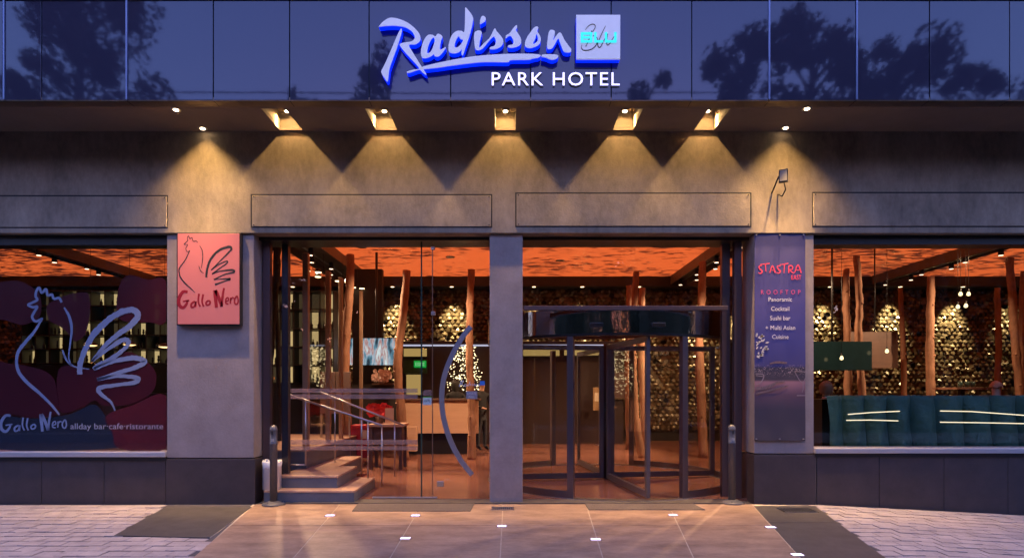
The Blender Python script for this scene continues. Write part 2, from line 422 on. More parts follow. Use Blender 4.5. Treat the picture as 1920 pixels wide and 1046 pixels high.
struct(box('lobby_wall_right', 16, 16.2, .4, 9.8, FZ-.1, 5.2, M['darkwall']))

# ================================================================== THE HOTEL
hotel = empty('hotel_building', (0,0,0), 'dark concrete hotel front with blue glass fascia, granite plinth and glazed entrance', 'building')
WX = 16.2
box('upper_wall', -WX, WX, 0, .34, ZatY(437,0), 6.05, M['concrete'], hotel, .006)
box('roof_slab', -WX, WX, .345, 9.8, 5.25, 6.0, M['concrete'], hotel)
box('header_beam', -WX, WX, .345, .88, 3.60, 5.245, M['dark'], hotel)      # behind the wall, hides the edge of the ceiling
for a, b, c, d in ((-420,315,366,428),(470,923,364,427),(966,1409,361,426),(1523,2300,360,426)):
    pbox('panel_joint', a, b, c, d, -.003, .05, M['joint'], hotel)
    lp = pbox('lintel_panel', a+2.4, b-2.4, c+2.6, d-2.4, -.010, .05, M['concrete'], hotel, .003)
    for bx in (a+6, b-6):
        for bz in (c+5, d-5):
            if -20 < bx < 1940:
                q = P(bx, bz, -.010); bm = bmesh.new()
                add_tube(bm, [(q.x, -.016, q.z), (q.x, -.009, q.z)], .009, 8)
                link('bolt', bm_mesh(bm, 'bolt'), M['dark'], lp)
# columns and plinths
def column(a, b, base, Y=.04, plinth=True, depth=.42):
    c = box('column', XatY(a,Y), XatY(b,Y), Y, Y+depth, ZatY(base,Y) if plinth else -.3, ZatY(437,0)-.002, M['column'], hotel, .008)
    if plinth: box('column_plinth', XatY(a,Y)-.006, XatY(b,Y)+.02, Y-.014, Y+depth+.01, -.5, ZatY(base,Y)-.012, M['granite'], c, .004)
    return c
column(313, 476, 858); column(918, 980, 950, .05, False); column(1414, 1526, 850)
xl, xr = XatY(313,.04), XatY(1526,.04)
for i, (x0, x1) in enumerate(((-9.6, -9.2), (9.2, 9.6))): box('end_pier', x0, x1, .04, .46, -1.0, ZatY(437,0)-.002, M['column'], hotel, .008)
box('side_wall', -WX, -9.605, .02, .3, -1.2, ZatY(437,0)-.002, M['concrete'], hotel); box('side_wall', 9.605, WX, .02, .3, -1.2, ZatY(437,0)-.002, M['concrete'], hotel)
# plinth of granite panels under the shop windows
def plinth(x0, x1, joints, top):
    xs = [x0] + joints + [x1]
    for a, b in zip(xs, xs[1:]): box('granite_panel', a+.004, b-.004, .03, .12, -1.0, top, M['granite'], hotel, .003)
    box('plinth_backing', x0, x1, .05, .30, -1.0, top-.004, M['mortar'], hotel)
jl = [XatY(p,.03) for p in (-156,-39,78,195)]
plinth(-9.2, xl-.01, [jl[0]-.85*k for k in (3,2,1)] + jl, ZatY(862,.03))
jr = [XatY(p,.03) for p in (1649,1770,1890,2010)]
plinth(xr+.03, 9.2, jr + [jr[-1]+.87*k for k in (1,2)], ZatY(853,.03))
def shop_window(x0, x1, sill_y, head_y):
    z0, z1 = ZatY(sill_y, 0), ZatY(head_y, .12)
    box('window_sill', x0, x1, -.012, .3, z0-.075, z0-.008, M['sill'], hotel, .006)
    box('sill_drip', x0, x1, .012, .3, z0-.125, z0-.078, M['dark'], hotel)
    box('window_head', x0, x1, .10, .34, z1, ZatY(437,0)-.002, M['dark'], hotel)
    w = box('window_pane', x0+.01, x1-.01, .14, .152, z0-.006, z1+.02, M['glass'], hotel)
    for xx in (x0, x1-.02): box('window_jamb', xx, xx+.02, .10, .2, z0-.006, z1, M['dark'], w)
shop_window(-9.2, xl, 846, 460)
shop_window(xr, 9.2, 839, 459)

# ---- soffit with five light niches
sof = box('soffit_lip', -WX, WX, FY+.004, FY+.15, SOF-.02, SOF+.02, M['lip'], hotel)
soffit = box('soffit', -WX, WX, FY+.152, -.652, SOF, SOF+.04, M['soffit'], hotel)
box('soffit_strip', -WX, WX, -.048, -.002, SOF, SOF+.04, M['soffit'], soffit)
NX = [(-2.96,.15), (-1.68,.14), (-.086,.132), (1.487,.135), (2.574,.132)]
edges = [-WX] + [v for x, h in NX for v in (x-h, x+h)] + [WX]
for a, b in zip(edges[0::2], edges[1::2]): box('soffit_panel', a, b, -.651, -.049, SOF, SOF+.04, M['soffit'], soffit)
M['niche'] = mat('niche render', (.17,.14,.11), .7, noise=(4,(.13,.11,.085),.6))
for x, h in NX:
    bm = bmesh.new(); t = .012; zt = SOF+.235
    add_box(bm, x-h-t, x-h+.001, -.66, -.04, SOF+.041, zt); add_box(bm, x+h-.001, x+h+t, -.66, -.04, SOF+.041, zt)
    add_box(bm, x-h-t, x+h+t, -.664, -.652, SOF+.041, zt+.001); add_box(bm, x-h-t, x+h+t, -.048, -.036, SOF+.041, zt+.001)
    add_box(bm, x-h-t, x+h+t, -.66, -.04, zt, zt+.01)
    link('light_niche', bm_mesh(bm, 'light_niche'), M['niche'], soffit)
# joints of the lip
for p in (237,400,543,692,845,995,1146,1297,1443,1605,1743,1893):
    x = XatY(p, FY); box('lip_joint', x-.004, x+.004, FY+.01, FY+.151, SOF-.0215, SOF-.0195, M['joint'], sof)
# ---- fascia of dark blue glass panels
fz1 = ZatY(2, FY)
box('fascia_core', -WX, WX, FY+.03, -.01, SOF+.28, fz1-.02, M['joint'], hotel)
box('fascia_back', -WX, WX, FY+.03, FY+.12, SOF+.021, SOF+.279, M['joint'], hotel)
box('fascia_coping', -WX, WX, FY-.02, 0.34, fz1+.002, fz1+.07, M['fascia_edge'], hotel, .01)
pj = [-520,-370,-220,-80,5,78,237,400,543,692,845,995,1146,1297,1443,1605,1743,1893,2040,2190,2340,2500]
rnd = random.Random(2)
for k, (a, b) in enumerate(zip(pj, pj[1:])):
    x0, x1 = XatY(a, FY)+.006, XatY(b, FY)-.006
    bm = bmesh.new(); ang = rnd.uniform(-.003,.003); w = x1-x0
    add_box(bm, x0, x1, FY, FY+.02, SOF-.012, fz1, .002)
    for v in bm.verts: v.co.y += (v.co.x-(x0+x1)/2)*ang + (v.co.z-5.5)*rnd.uniform(-.0003,.0003)
    link('fascia_panel', bm_mesh(bm, 'fascia_panel'), M['fascia'], hotel)
for p in (8, 238, 1442, 1606):
    x = XatY(p, FY); box('fascia_fin', x-.010, x+.010, FY-.012, FY+.03, SOF-.010, fz1-.001, M['fascia_edge'], hotel)
# ---- entrance frames
EY = .28
box('entrance_head', XatY(476,.05), XatY(918,.05), .20, .5, ZatY(453,EY), ZatY(437,0)-.002, M['dark'], hotel)
box('entrance_head', XatY(980,.05), XatY(1414,.04), .20, .5, ZatY(453,EY), ZatY(437,0)-.002, M['dark'], hotel)
def post(px0, px1, Y, m=None, z1=None): return box('entrance_post', XatY(px0,Y), XatY(px1,Y), Y, Y+.09, FZ, z1 or ZatY(453,EY)-.002, m or M['bronze'], hotel, .004)
post(492, 506, EY); post(1377, 1391, EY); post(1354, 1369, EY+.12, M['bronze'])
box('threshold', XatY(490,.03), XatY(1393,.03), -.03, .25, FZ-.2, FZ-.006, M['slab_dark'], hotel)

# ================================================================== soffit lamps
def niche_lamp(x, label):
    e = empty('recessed_spotlight', (x, -.19, SOF+.18), label, 'spotlight', 'spotlights in the soffit niches')
    lathe('lamp_housing', [(.035,.005),(.05,.008),(.05,.05),(.03,.055)], M['dark'], e, 16, local=True)
    lathe('lamp_lens', [(.001,-.006),(.026,-.004),(.03,.004),(.001,.0042)], M['lampwarm'], e, 16, local=True)
    tube('bracket', [(0,-.01,.052),(0,-.07,.05)], .008, M['dark'], e, 6, local=True)
    lens(spot('beam', (x, -.17, SOF+.17), (x, -.10, SOF-.9), 3.7, WARM, 165, .15, .014, e), 2.05, 1.0, .12)
for (x, h), t in zip(NX, ('in the first soffit niche from the rooster sign', 'in the second soffit niche, above the glass door', 'in the middle soffit niche below the name sign',
                         'in the soffit niche above the revolving door', 'in the soffit niche nearest the wall floodlight')):
    niche_lamp(x, 'small warm spotlight ' + t)
def downlight(px, py, label, power, tgt_dy, ang=75, narrow=0):
    q = PZ(px, py, SOF)
    e = empty('round_downlight', q, label, 'downlight', 'round downlights flush in the soffit')
    lathe('trim_ring', [(.035,-.004),(.055,-.006),(.06,-.001),(.035,-.0005)], M['steel'], e, 20, local=True)
    lathe('lamp_lens', [(.001,-.012),(.026,-.010),(.034,-.001),(.001,-.0008)], M['lampwarm'], e, 16, local=True)
    o = spot('beam', q - Vector((0,0,.03)), q + Vector((0, tgt_dy, -3)), power, WARM, ang, 1.0, .03, e)
    if narrow: lens(o, 2.7, 1.0, .10)
downlight(380, 241, 'lit round downlight close to the wall above the red rooster sign', 1.7, .06, 104, 1)
downlight(330, 206, 'lit round downlight at the fascia edge above the left shop window', 750, -.15, 78)
downlight(1473, 240, 'lit round downlight close to the wall above the small floodlight', 1.7, .06, 104, 1)
downlight(1513, 204, 'lit round downlight at the fascia edge above the banner column', 750, -.15, 78)

# ================================================================== SIGNS
M['blueglow'] = emitmat('blue halo acrylic', (.0,.012,1.0), 2.2)
M['signface'] = mat('pale sign face', (.62,.62,.72), .3, emit=(.70,.72,.95), es=.26, noise=(9,(.5,.5,.6),.5))
M['mirrorletter'] = mat('polished letter', (.75,.75,.8), .1, metal=.9, emit=(.6,.6,.9), es=.10)
M['cyan'] = emitmat('cyan neon', (.02,.75,.95), 1.25)
M['ink'] = mat('black ink', (.012,.013,.016), .5)
S = 5.8115
name_sign = empty('hotel_name_sign', (.0, FY, 5.2), 'blue glowing script hotel name with square logo and small capitals on the fascia', 'sign')
FYS = FY - .105
def sign_letter(loops, ox):
    body = link('letter', outline_mesh(loops, FYS+.012, .088, ox, 0, S), M['blueglow'], name_sign)
    link('letter_face', outline_mesh(loops, FYS, .0115, ox, 0, S, bevel=0), M['signface'], body)
z7, z8 = 700, 940
sign_letter([[(65,285),(110,235),(180,197),(270,207),(370,248),(450,310),(500,370),(513,420),(500,455),(455,485),(388,493),(440,590),(520,720),(578,812),(530,785),(470,705),(380,610),(320,540),(287,488),(330,468),(410,455),(445,430),(450,400),(420,345),(350,300),(250,282),(140,283),(66,292)]], z7)
sign_letter([[(300,318),(308,345),(270,480),(220,620),(175,750),(155,885),(120,850),(90,800),(90,770),(130,690),(200,530),(260,390)]], z7)
sign_letter([[(600,383),(650,385),(675,400),(705,370),(750,398),(735,450),(725,520),(735,545),(785,515),(775,545),(735,595),(700,618),(665,610),(660,590),(620,618),(565,635),(530,625),(518,575),(530,500),(560,425)],
             [(655,410),(625,440),(595,510),(585,570),(600,582),(630,560),(655,500),(668,440)]], z7)
sign_letter([[(1005,85),(1040,120),(1085,190),(1080,260),(1050,380),(1010,500),(975,600),(960,580),(965,540),(930,570),(880,582),(830,570),(818,520),(830,450),(860,380),(910,340),(960,340),(990,350),(998,250),(1000,120)],
             [(930,395),(900,440),(885,495),(895,520),(930,510),(965,470),(978,435),(955,428),(940,412)]], z7)
sign_letter([[(1110,350),(1150,335),(1180,350),(1175,390),(1160,450),(1155,520),(1200,480),(1270,410),(1320,315),(1345,345),(1385,390),(1415,440),(1405,490),(1370,520),(1320,537),(1270,535),(1280,515),(1320,500),(1335,450),(1310,400),(1250,460),(1190,530),(1140,548),(1110,530),(1100,450),(1098,390)]], z7)
sign_letter([[(1195,175),(1222,195),(1218,230),(1190,250),(1165,262),(1163,230),(1175,190)]], z7)
sign_letter([[(165,278),(172,300),(160,330),(190,380),(215,430),(210,480),(170,510),(110,522),(70,512),(85,495),(125,485),(130,440),(105,395),(80,395),(50,418),(52,390),(90,365),(130,310)]], z8)
sign_letter([[(365,297),(402,300),(392,345),(420,390),(430,430),(415,480),(370,510),(310,525),(265,510),(258,470),(280,410),(320,350)], [(385,370),(370,420),(345,475),(355,480),(385,460),(400,430)]], z8)
sign_letter([[(540,328),(580,340),(580,380),(565,440),(600,390),(630,358),(655,370),(690,440),(740,510),(762,540),(750,570),(690,568),(665,530),(635,450),(620,420),(590,470),(555,525),(510,535),(498,500),(505,430),(515,360)]], z8)
sw = [(365,785),(430,762),(490,755),(535,730),(690,690),(860,655),(1000,630),(1135,612),(1300,598),(1500,589),(1720,589),(1815,600),(1818,614),(1795,628),(1735,640),(1690,652),(1500,656),(1465,678),(1300,677),(1135,682),(860,715),(690,740),(530,757),(470,768),(390,795)]
sign_letter([sw], z7)
sign_letter([[(440,605),(470,595),(590,597),(622,615),(600,640),(560,652),(520,645),(490,630),(445,620)]], z8)
for me in islands(text_mesh('PARK HOTEL', 922, 1162, 160.5, 26, FY-.03, .028, 1.12)): link('letter', me, M['mirrorletter'], name_sign)
lb = outline_mesh([[(820,168),(1293,168),(1293,645),(820,645)]], FYS+.014, .086, z8, 0, S, smoothed=False)
lbox = link('logo_box', lb, M['blueglow'], name_sign)
link('logo_face', outline_mesh([[(820,168),(1293,168),(1293,645),(820,645)]], FYS-.004, .017, z8, 0, S, smoothed=False, bevel=.003), M['signface'], lbox)
ribbon('script_mark', [[(915,330,3),(950,285,6),(1000,265,8),(1025,290,8),(1000,340,8),(960,380,7)], [(985,335,8),(960,420,8),(920,510,8)],
    [(1000,390,6),(1045,420,8),(1035,490,10),(980,540,10),(900,550,10),(872,520,6),(880,490,4)], [(1135,285,5),(1090,380,8),(1050,480,9),(1075,520,10),(1120,440,8),(1160,370,6)],
    [(1160,370,6),(1150,440,8),(1152,490,10),(1180,480,8),(1230,400,6),(1235,440,5)]], z8, 0, S, FYS-.0115, .003, M['ink'], lbox)
bm = bmesh.new()
for a, b, c, d in ((865,990,366,388),(865,985,409,430),(865,990,452,474),(865,888,389,408),(865,888,431,451),(966,988,389,408),(966,990,431,451),
                   (1010,1034,366,452),(1010,1108,453,474),(1126,1150,366,452),(1228,1252,366,452),(1126,1252,453,474)):
    add_box(bm, XatY(z8+a/S,FYS), XatY(z8+b/S,FYS), FYS-.022, FYS-.012, ZatY(d/S,FYS), ZatY(c/S,FYS))
link('neon_letters', bm_mesh(bm), M['cyan'], lbox)

# ---- red rooster lightbox on the column
M['redface'] = mat('red sign face', (.42,.125,.125), .45, emit=(.76,.2,.21), es=.16)
M['redink'] = mat('dark red ink', (.24,.002,.012), .5)
RY = -.06
rs = empty('rooster_lightbox', P(390,520,RY), 'red lightbox sign with a black rooster drawing on the concrete column', 'sign')
pbox('housing', 331, 450, 436, 609.5, RY+.012, .09, M['dark'], rs, .004)
pbox('face', 333, 448.5, 438, 607.5, RY, .011, M['redface'], rs, .002)
SS = 4.756
comb = [(240,165),(225,150),(205,155),(195,140),(190,120),(170,130),(160,105),(148,125),(150,150),(120,180),(150,185),(135,215),(145,245),(170,240)]
ribbon('rooster_drawing', [[(a,b,5.5) for a,b in comb], [(170,235,8),(130,320,8),(80,390,10),(75,430,10),(90,480,12),(130,530,12),(180,575,9),(218,612,4)],
    [(258,192,4),(282,240,7),(285,310,7),(272,395,3)], [(250,375,4),(270,420,6),(295,437,3)],
    [(318,475,18),(325,400,18),(360,310,20),(430,235,20),(520,203,22),(540,225,18),(500,270,14),(430,340,8),(360,410,8)],
    [(360,410,8),(430,360,10),(500,330,10),(500,350,10),(430,400,10),(370,445,12)], [(370,445,10),(440,420,10),(550,410,18),(560,430,18),(480,450,10),(385,495,10)],
    [(385,495,10),(450,490,8),(530,490,20),(480,510,10),(395,540,18)]], 320, 420, SS, RY-.002, .0018, M['ink'], rs, 6, .12)
brush = [[(150,605,14),(110,605,16),(75,660,18),(75,720,18),(110,745,16),(140,715,12),(150,680,10)], [(110,690,8),(165,680,8)],
    [(215,690,10),(185,710,10),(185,740,10),(210,735,8),(225,690,8),(222,740,8)], [(252,620,10),(246,690,9),(262,735,9)], [(290,625,10),(280,690,9),(294,735,9)],
    [(335,682,9),(315,700,9),(322,722,9),(345,716,9),(352,692,9),(335,680,9)], [(395,590,20),(400,660,18),(408,745,16)], [(400,590,18),(430,660,18),(455,735,16)],
    [(455,735,12),(462,650,12),(475,570,10)], [(490,690,7),(515,680,7),(510,655,7),(492,670,8),(492,705,8),(515,712,7)], [(535,655,8),(532,710,8)], [(533,680,7),(550,655,7),(562,662,7)],
    [(590,640,8),(570,670,8),(572,705,8),(590,715,8),(602,690,8),(598,655,8),(590,640,8)]]
ribbon('lettering', [[(a,b,w*1.7) for a,b,w in s_] for s_ in brush], 320, 420, SS, RY-.002, .0018, M['redink'], rs, 5, .06)

# ---- printed film on the left shop window
DY = .135
M['petal'] = filmmat('maroon film', (.060,.008,.016), .86, .3)
M['petal2'] = filmmat('rose film', (.13,.016,.03), .6, .3)
M['navyfilm'] = filmmat('navy film', (.03,.035,.06), .72, .3)
M['bluefilm'] = filmmat('blue frosted film', (.22,.27,.42), .88, .5)
dec = empty('rooster_window_film', P(160,700,DY), 'blue rooster drawing and maroon petals printed on the left shop window', 'window decal')
SW = 3.075
def film(name, pts, m, y): link(name, outline_mesh([pts], y, .0012, 0, 500, SW, 4), m, dec)
film('petal', [(-60,120),(60,82),(130,90),(200,130),(235,180),(235,270),(200,310),(130,335),(40,310),(-60,280)], M['petal'], DY)
film('petal', [(270,230),(330,185),(420,155),(500,150),(518,200),(515,290),(490,390),(430,430),(390,380),(340,340),(285,310)], M['petal'], DY)
film('petal', [(672,230),(685,120),(720,60),(770,50),(850,75),(955,80),(955,318),(860,320),(760,322),(690,300)], M['petal'], DY)
film('petal', [(-60,565),(60,560),(190,580),(290,620),(325,700),(330,840),(200,870),(60,850),(-60,860)], M['petal'], DY)
film('petal', [(335,600),(440,570),(540,590),(640,510),(740,490),(840,540),(900,620),(880,720),(760,790),(600,800),(545,770),(460,815),(345,830)], M['petal'], DY+.002)
film('petal', [(610,860),(760,800),(955,740),(955,1046),(690,1046),(650,960)], M['petal2'], DY+.004)
film('base_film', [(-60,865),(200,875),(400,850),(550,795),(640,920),(700,1040),(-60,1046)], M['navyfilm'], DY+.006)
cw = [(355,205),(340,180),(310,185),(300,160),(275,165),(265,130),(240,150),(225,120),(210,140),(205,170),(215,190),(190,205),(162,220),(190,233),(215,230),(198,260),(185,290),(205,315),(240,300)]
ribbon('rooster_outline', [[(a,b,14) for a,b in cw], [(245,295,10),(200,370,16),(150,430,20),(105,490,19),(95,550,17),(110,610,19),(160,670,19),(230,730,17),(300,800,14),(342,852,10)],
    [(370,235,9),(400,290,16),(413,360,14),(405,440,10),(396,520,8),(412,572,8)], [(360,480,9),(385,540,11),(430,575,9),(515,590,4)]], 0, 500, SW, DY-.004, .001, M['bluefilm'], dec, 6, .06)
ribbon('rooster_tail', [[(460,620,32),(462,560,30),(490,480,30),(540,390,34),(620,310,34),(700,260,34),(770,250,34),(795,285,36),(750,340,34),(680,390,30),(600,460,22),(530,545,14)],
    [(530,545,14),(600,490,20),(700,425,26),(740,430,26),(720,470,24),(640,530,26),(560,570,24),(540,590,20)], [(540,590,20),(640,550,22),(760,525,28),(835,545,30),(780,580,26),(680,610,22),(560,650,18)],
    [(560,650,18),(680,630,20),(790,640,26),(780,665,24),(680,680,20),(570,700,26),(590,740,22),(640,780,14),(663,830,6)]], 0, 500, SW, DY-.0055, .001, M['bluefilm'], dec, 8, .14)
ribbon('lettering', [[((a-65)*385/540, 835+(b-570)*120/185, w*1.0) for a,b,w in s_] for s_ in brush], 0, 500, SW, DY-.004, .001, M['bluefilm'], dec, 5, .06)
M['palefilm'] = filmmat('pale film', (.38,.37,.45), .9, .5)
link('small_lettering', text_mesh('allday bar·cafe·ristorante', 132, 306, 804, 11.5, DY-.004, .001), M['palefilm'], dec)

# ---- rooftop restaurant banner
def banner_material():
    m = bpy.data.materials.new('banner print'); m.use_nodes = True; nt = m.node_tree; b = nt.nodes['Principled BSDF']; b.inputs['Roughness'].default_value = .55
    g = nt.nodes.new('ShaderNodeNewGeometry'); sp = nt.nodes.new('ShaderNodeSeparateXYZ'); nt.links.new(g.outputs['Position'], sp.inputs[0])
    z0, z1 = ZatY(828, .02), ZatY(438, .02)
    mr = nt.nodes.new('ShaderNodeMapRange'); mr.inputs[1].default_value = z0; mr.inputs[2].default_value = z1; nt.links.new(sp.outputs[2], mr.inputs[0])
    rp = nt.nodes.new('ShaderNodeValToRGB'); cr = rp.color_ramp
    def at(y): return 1-(y-438)/390
    stops = [(828,(.045,.038,.055)),(768,(.050,.040,.060)),(740,(.10,.055,.085)),(716,(.30,.15,.18)),(712,(.06,.045,.06)),(690,(.03,.026,.05)),(685,(.05,.045,.16)),(640,(.05,.05,.21)),(560,(.055,.05,.21)),(480,(.045,.042,.16)),(438,(.035,.034,.12))]
    while len(cr.elements) > 1: cr.elements.remove(cr.elements[-1])
    cr.elements[0].position = at(828); cr.elements[0].color = (*stops[0][1], 1)
    for y, c in stops[1:]: e = cr.elements.new(at(y)); e.color = (*c, 1)
    nt.links.new(mr.outputs[0], rp.inputs[0])
    vo = nt.nodes.new('ShaderNodeTexNoise'); vo.inputs['Scale'].default_value = 75; vo.inputs['Detail'].default_value = 3; nt.links.new(g.outputs['Position'], vo.inputs['Vector'])
    r2 = nt.nodes.new('ShaderNodeValToRGB'); r2.color_ramp.elements[0].position = .56; r2.color_ramp.elements[0].color = (0,0,0,1); r2.color_ramp.elements[1].position = .72; r2.color_ramp.elements[1].color = (.75,.55,.5,1)
    nt.links.new(vo.outputs[0], r2.inputs[0])
    band = nt.nodes.new('ShaderNodeValToRGB'); bc = band.color_ramp; bc.interpolation = 'LINEAR'
    bc.elements[0].position = at(708); bc.elements[0].color = (0,0,0,1); bc.elements[1].position = at(682); bc.elements[1].color = (0,0,0,1)
    e = bc.elements.new(at(690)); e.color = (1,1,1,1)
    nt.links.new(mr.outputs[0], band.inputs[0])
    mu = nt.nodes.new('ShaderNodeMix'); mu.data_type = 'RGBA'; mu.blend_type = 'MULTIPLY'; mu.inputs[0].default_value = 1
    nt.links.new(r2.outputs[0], mu.inputs[6]); nt.links.new(band.outputs[0], mu.inputs[7])
    ad = nt.nodes.new('ShaderNodeMix'); ad.data_type = 'RGBA'; ad.blend_type = 'ADD'; ad.inputs[0].default_value = 1
    nt.links.new(rp.outputs[0], ad.inputs[6]); nt.links.new(mu.outputs[2], ad.inputs[7]); nt.links.new(ad.outputs[2], b.inputs['Base Color'])
    return m
BY = .018
ban = empty('rooftop_banner', P(1463,828,BY), 'tall dark blue banner with pink lettering and night view on the right column', 'banner')
bm = bmesh.new(); nx, nz = 8, 40; X0, X1, Z0, Z1 = XatY(1415,BY), XatY(1510,BY), ZatY(826,BY), ZatY(438,BY); rows_ = []
for side in (0, .003):
    g = []
    for j in range(nz+1):
        t = j/nz
        g.append([bm.verts.new((X0+(X1-X0)*i/nx, BY+side + .004*math.sin(i*1.3)*math.sin(j*.5) - (.012*abs(math.sin(i*math.pi/4))*max(0,1-j/2.5)), Z0+(Z1-Z0)*t)) for i in range(nx+1)])
    for j in range(nz):
        for i in range(nx): bm.faces.new((g[j][i], g[j][i+1], g[j+1][i+1], g[j+1][i]))
    rows_.append(g)
link('sheet', bm_mesh(bm, 'sheet', True), banner_material(), ban)
M['pinkink'] = mat('pink ink', (.75,.06,.12), .5); M['violetink'] = mat('violet ink', (.60,.07,.22), .5); M['whiteink'] = mat('white ink', (.72,.70,.74), .5); M['greyink'] = mat('grey ink', (.62,.58,.54), .5)
TY = BY - .012
ribbon('title', [[(195,473,7),(175,480,8),(180,500,9),(198,515,9),(188,532,8),(168,528,6)], [(180,466,4),(255,458,7)], [(222,462,8),(226,520,4)], [(255,530,6),(275,475,8),(296,528,9)], [(262,508,4),(288,510,5)],
    [(335,475,6),(312,480,8),(320,502,9),(335,515,9),(325,530,8),(305,526,6)], [(330,468,4),(395,458,7)], [(366,462,8),(362,532,4)], [(398,530,8),(400,478,7),(425,480,8),(424,502,7),(402,506,6),(436,532,8)], [(442,530,5),(468,468,8),(492,530,8)], [(450,508,4),(485,508,5)]],
    1380, 380, 4.023, TY, .001, M['pinkink'], ban, 4)
link('subtitle', text_mesh('EAST', 1484, 1502.5, 524, 9, TY, .001), M['pinkink'], ban)
link('lettering', text_mesh('ROOFTOP', 1427, 1501, 551.5, 8.5, TY, .001, 1.9), M['violetink'], ban)
for s_, a, b, y in (('Panoramic',1441,1485,565),('Cocktail',1446,1480,582.5),('Sushi bar',1444,1482,600),('+ Multi Asian',1435.5,1491,618),('Cuisine',1448,1478.5,635)):
    link('lettering', text_mesh(s_, a, b, y, 8.2, TY, .001), M['whiteink'], ban)
rl = random.Random(4); lv = []
for k in range(46):
    x, y = rl.uniform(75,160), rl.uniform(40,215)
    if (x-75)/95 + abs(y-120)/130 > 1.15: continue
    a = rl.uniform(-1.6,.5); l = rl.uniform(14,26); lv.append([(x,y,3),(x+l*.6*math.cos(a),y+l*.6*math.sin(a),rl.uniform(10,15)),(x+l*1.3*math.cos(a),y+l*1.3*math.sin(a),3)])
ribbon('printed_leaves', lv, 1400, 620, 4.357, TY, .001, M['greyink'], ban, 3)
ribbon('printed_glassware', [[(392,330,5),(430,400,5),(460,420,5),(480,385,5)], [(395,330,6),(484,335,6)], [(460,420,6),(462,470,5),(455,500,4)], [(410,528,8),(480,528,7)], [(75,350,6),(140,360,8),(118,420,8),(80,440,5)], [(78,365,5),(135,372,5)]], 1400, 620, 4.357, TY, .001, mat('dim ink', (.26,.20,.22), .5), ban, 4)
trm = mat('tray ink', (.24,.15,.16), .5, noise=(60,(.07,.05,.06),.9))
for nm, st_ in (('printed_food', [(78,470,26),(150,466,30),(215,440,26),(250,420,16),(310,412,18)]), ('printed_tray', [(78,512,16),(180,490,16),(338,446,10)]), ('printed_ruin', [(190,268,10),(250,256,18),(330,262,14)])): ribbon(nm, [st_], 1400, 620, 4.357, TY, .001, trm, ban, 4)
for bx in (1418, 1462, 1506.5):
    for by in (440.5, 822.5): lathe('eyelet', [(.006,-.002),(.012,-.004),(.012,.004),(.006,.004)], M['steel'], ban, 10, P(bx,by,BY-.016))

# ---- small floodlight on the wall
fl = empty('wall_floodlight', P(1468,345,0), 'small dark floodlight on a bracket above the blue banner', 'floodlight')
fx = XatY(1468,-.2); fz = ZatY(331,-.2)
bm = bmesh.new(); add_box(bm, fx-.055, fx+.055, -.24, -.19, fz-.085, fz+.085, .006)
bmesh.ops.rotate(bm, verts=bm.verts[:], cent=(fx,-.215,fz), matrix=Matrix.Rotation(R(-28),3,'Z')); link('lamp_body', bm_mesh(bm), M['dark'], fl)
bm = bmesh.new(); add_box(bm, fx-.043, fx+.043, -.244, -.241, fz-.07, fz+.07)
bmesh.ops.rotate(bm, verts=bm.verts[:], cent=(fx,-.215,fz), matrix=Matrix.Rotation(R(-28),3,'Z')); link('lamp_glass', bm_mesh(bm), mat('floodlight glass', (.3,.28,.26), .15), fl)
tube('bracket', [(fx-.06,-.215,fz),(fx-.075,-.1,fz-.12),(fx-.06,-.002,fz-.15)], .010, M['dark'], fl, 8)
tube('cable', [(fx+.02,-.19,fz-.08),(fx+.055,-.16,fz-.16),(fx+.045,-.08,fz-.22),(fx+.02,-.004,fz-.17)], .008, M['dark'], fl, 8)

# ================================================================== IN FRONT OF THE ENTRANCE
def bollard(px, py, label):
    q = G(px, py)+Vector((0,0,LIFT)); e = empty('bollard', q, label, 'bollard', 'grey steel bollards beside the entrance')
    lathe('base', [(.150,0),(.152,.012),(.14,.02),(.075,.045),(.05,.05)], M['bollard'], e, 28, local=True)
    lathe('post', [(.048,.048),(.048,.80),(.050,.802),(.050,.83),(.048,.832),(.048,.98),(.050,.985)], M['bollard'], e, 24, local=True)
    lathe('cap', [(.051,.985),(.051,1.0),(.046,1.03),(.03,1.055),(.002,1.064)], M['bollard'], e, 24, local=True)
    box('lock_slot', -.009, .009, -.052, -.045, .935, .985, M['dark'], e, .001, local=True)
    box('sticker', -.016, .022, -.051, -.047, .845, .885, mat('worn sticker', (.42,.41,.42), .6, noise=(60,(.1,.1,.11),1)), e, local=True)
    for a in range(3):
        lathe('bolt', [(.010,.02),(.010,.036),(.002,.04)], M['dark'], e, 8, (.105*math.cos(a*2.1-1.9), .105*math.sin(a*2.1-1.9), 0), local=True)
M['bollard'] = mat('grey powder coat', (.12,.12,.14), .4, metal=.3, noise=(20,(.09,.09,.105),.6))
bollard(513, 947, 'grey steel bollard in front of the waste bin and entrance steps')
bollard(1372, 944, 'grey steel bollard beside the revolving door and banner column')

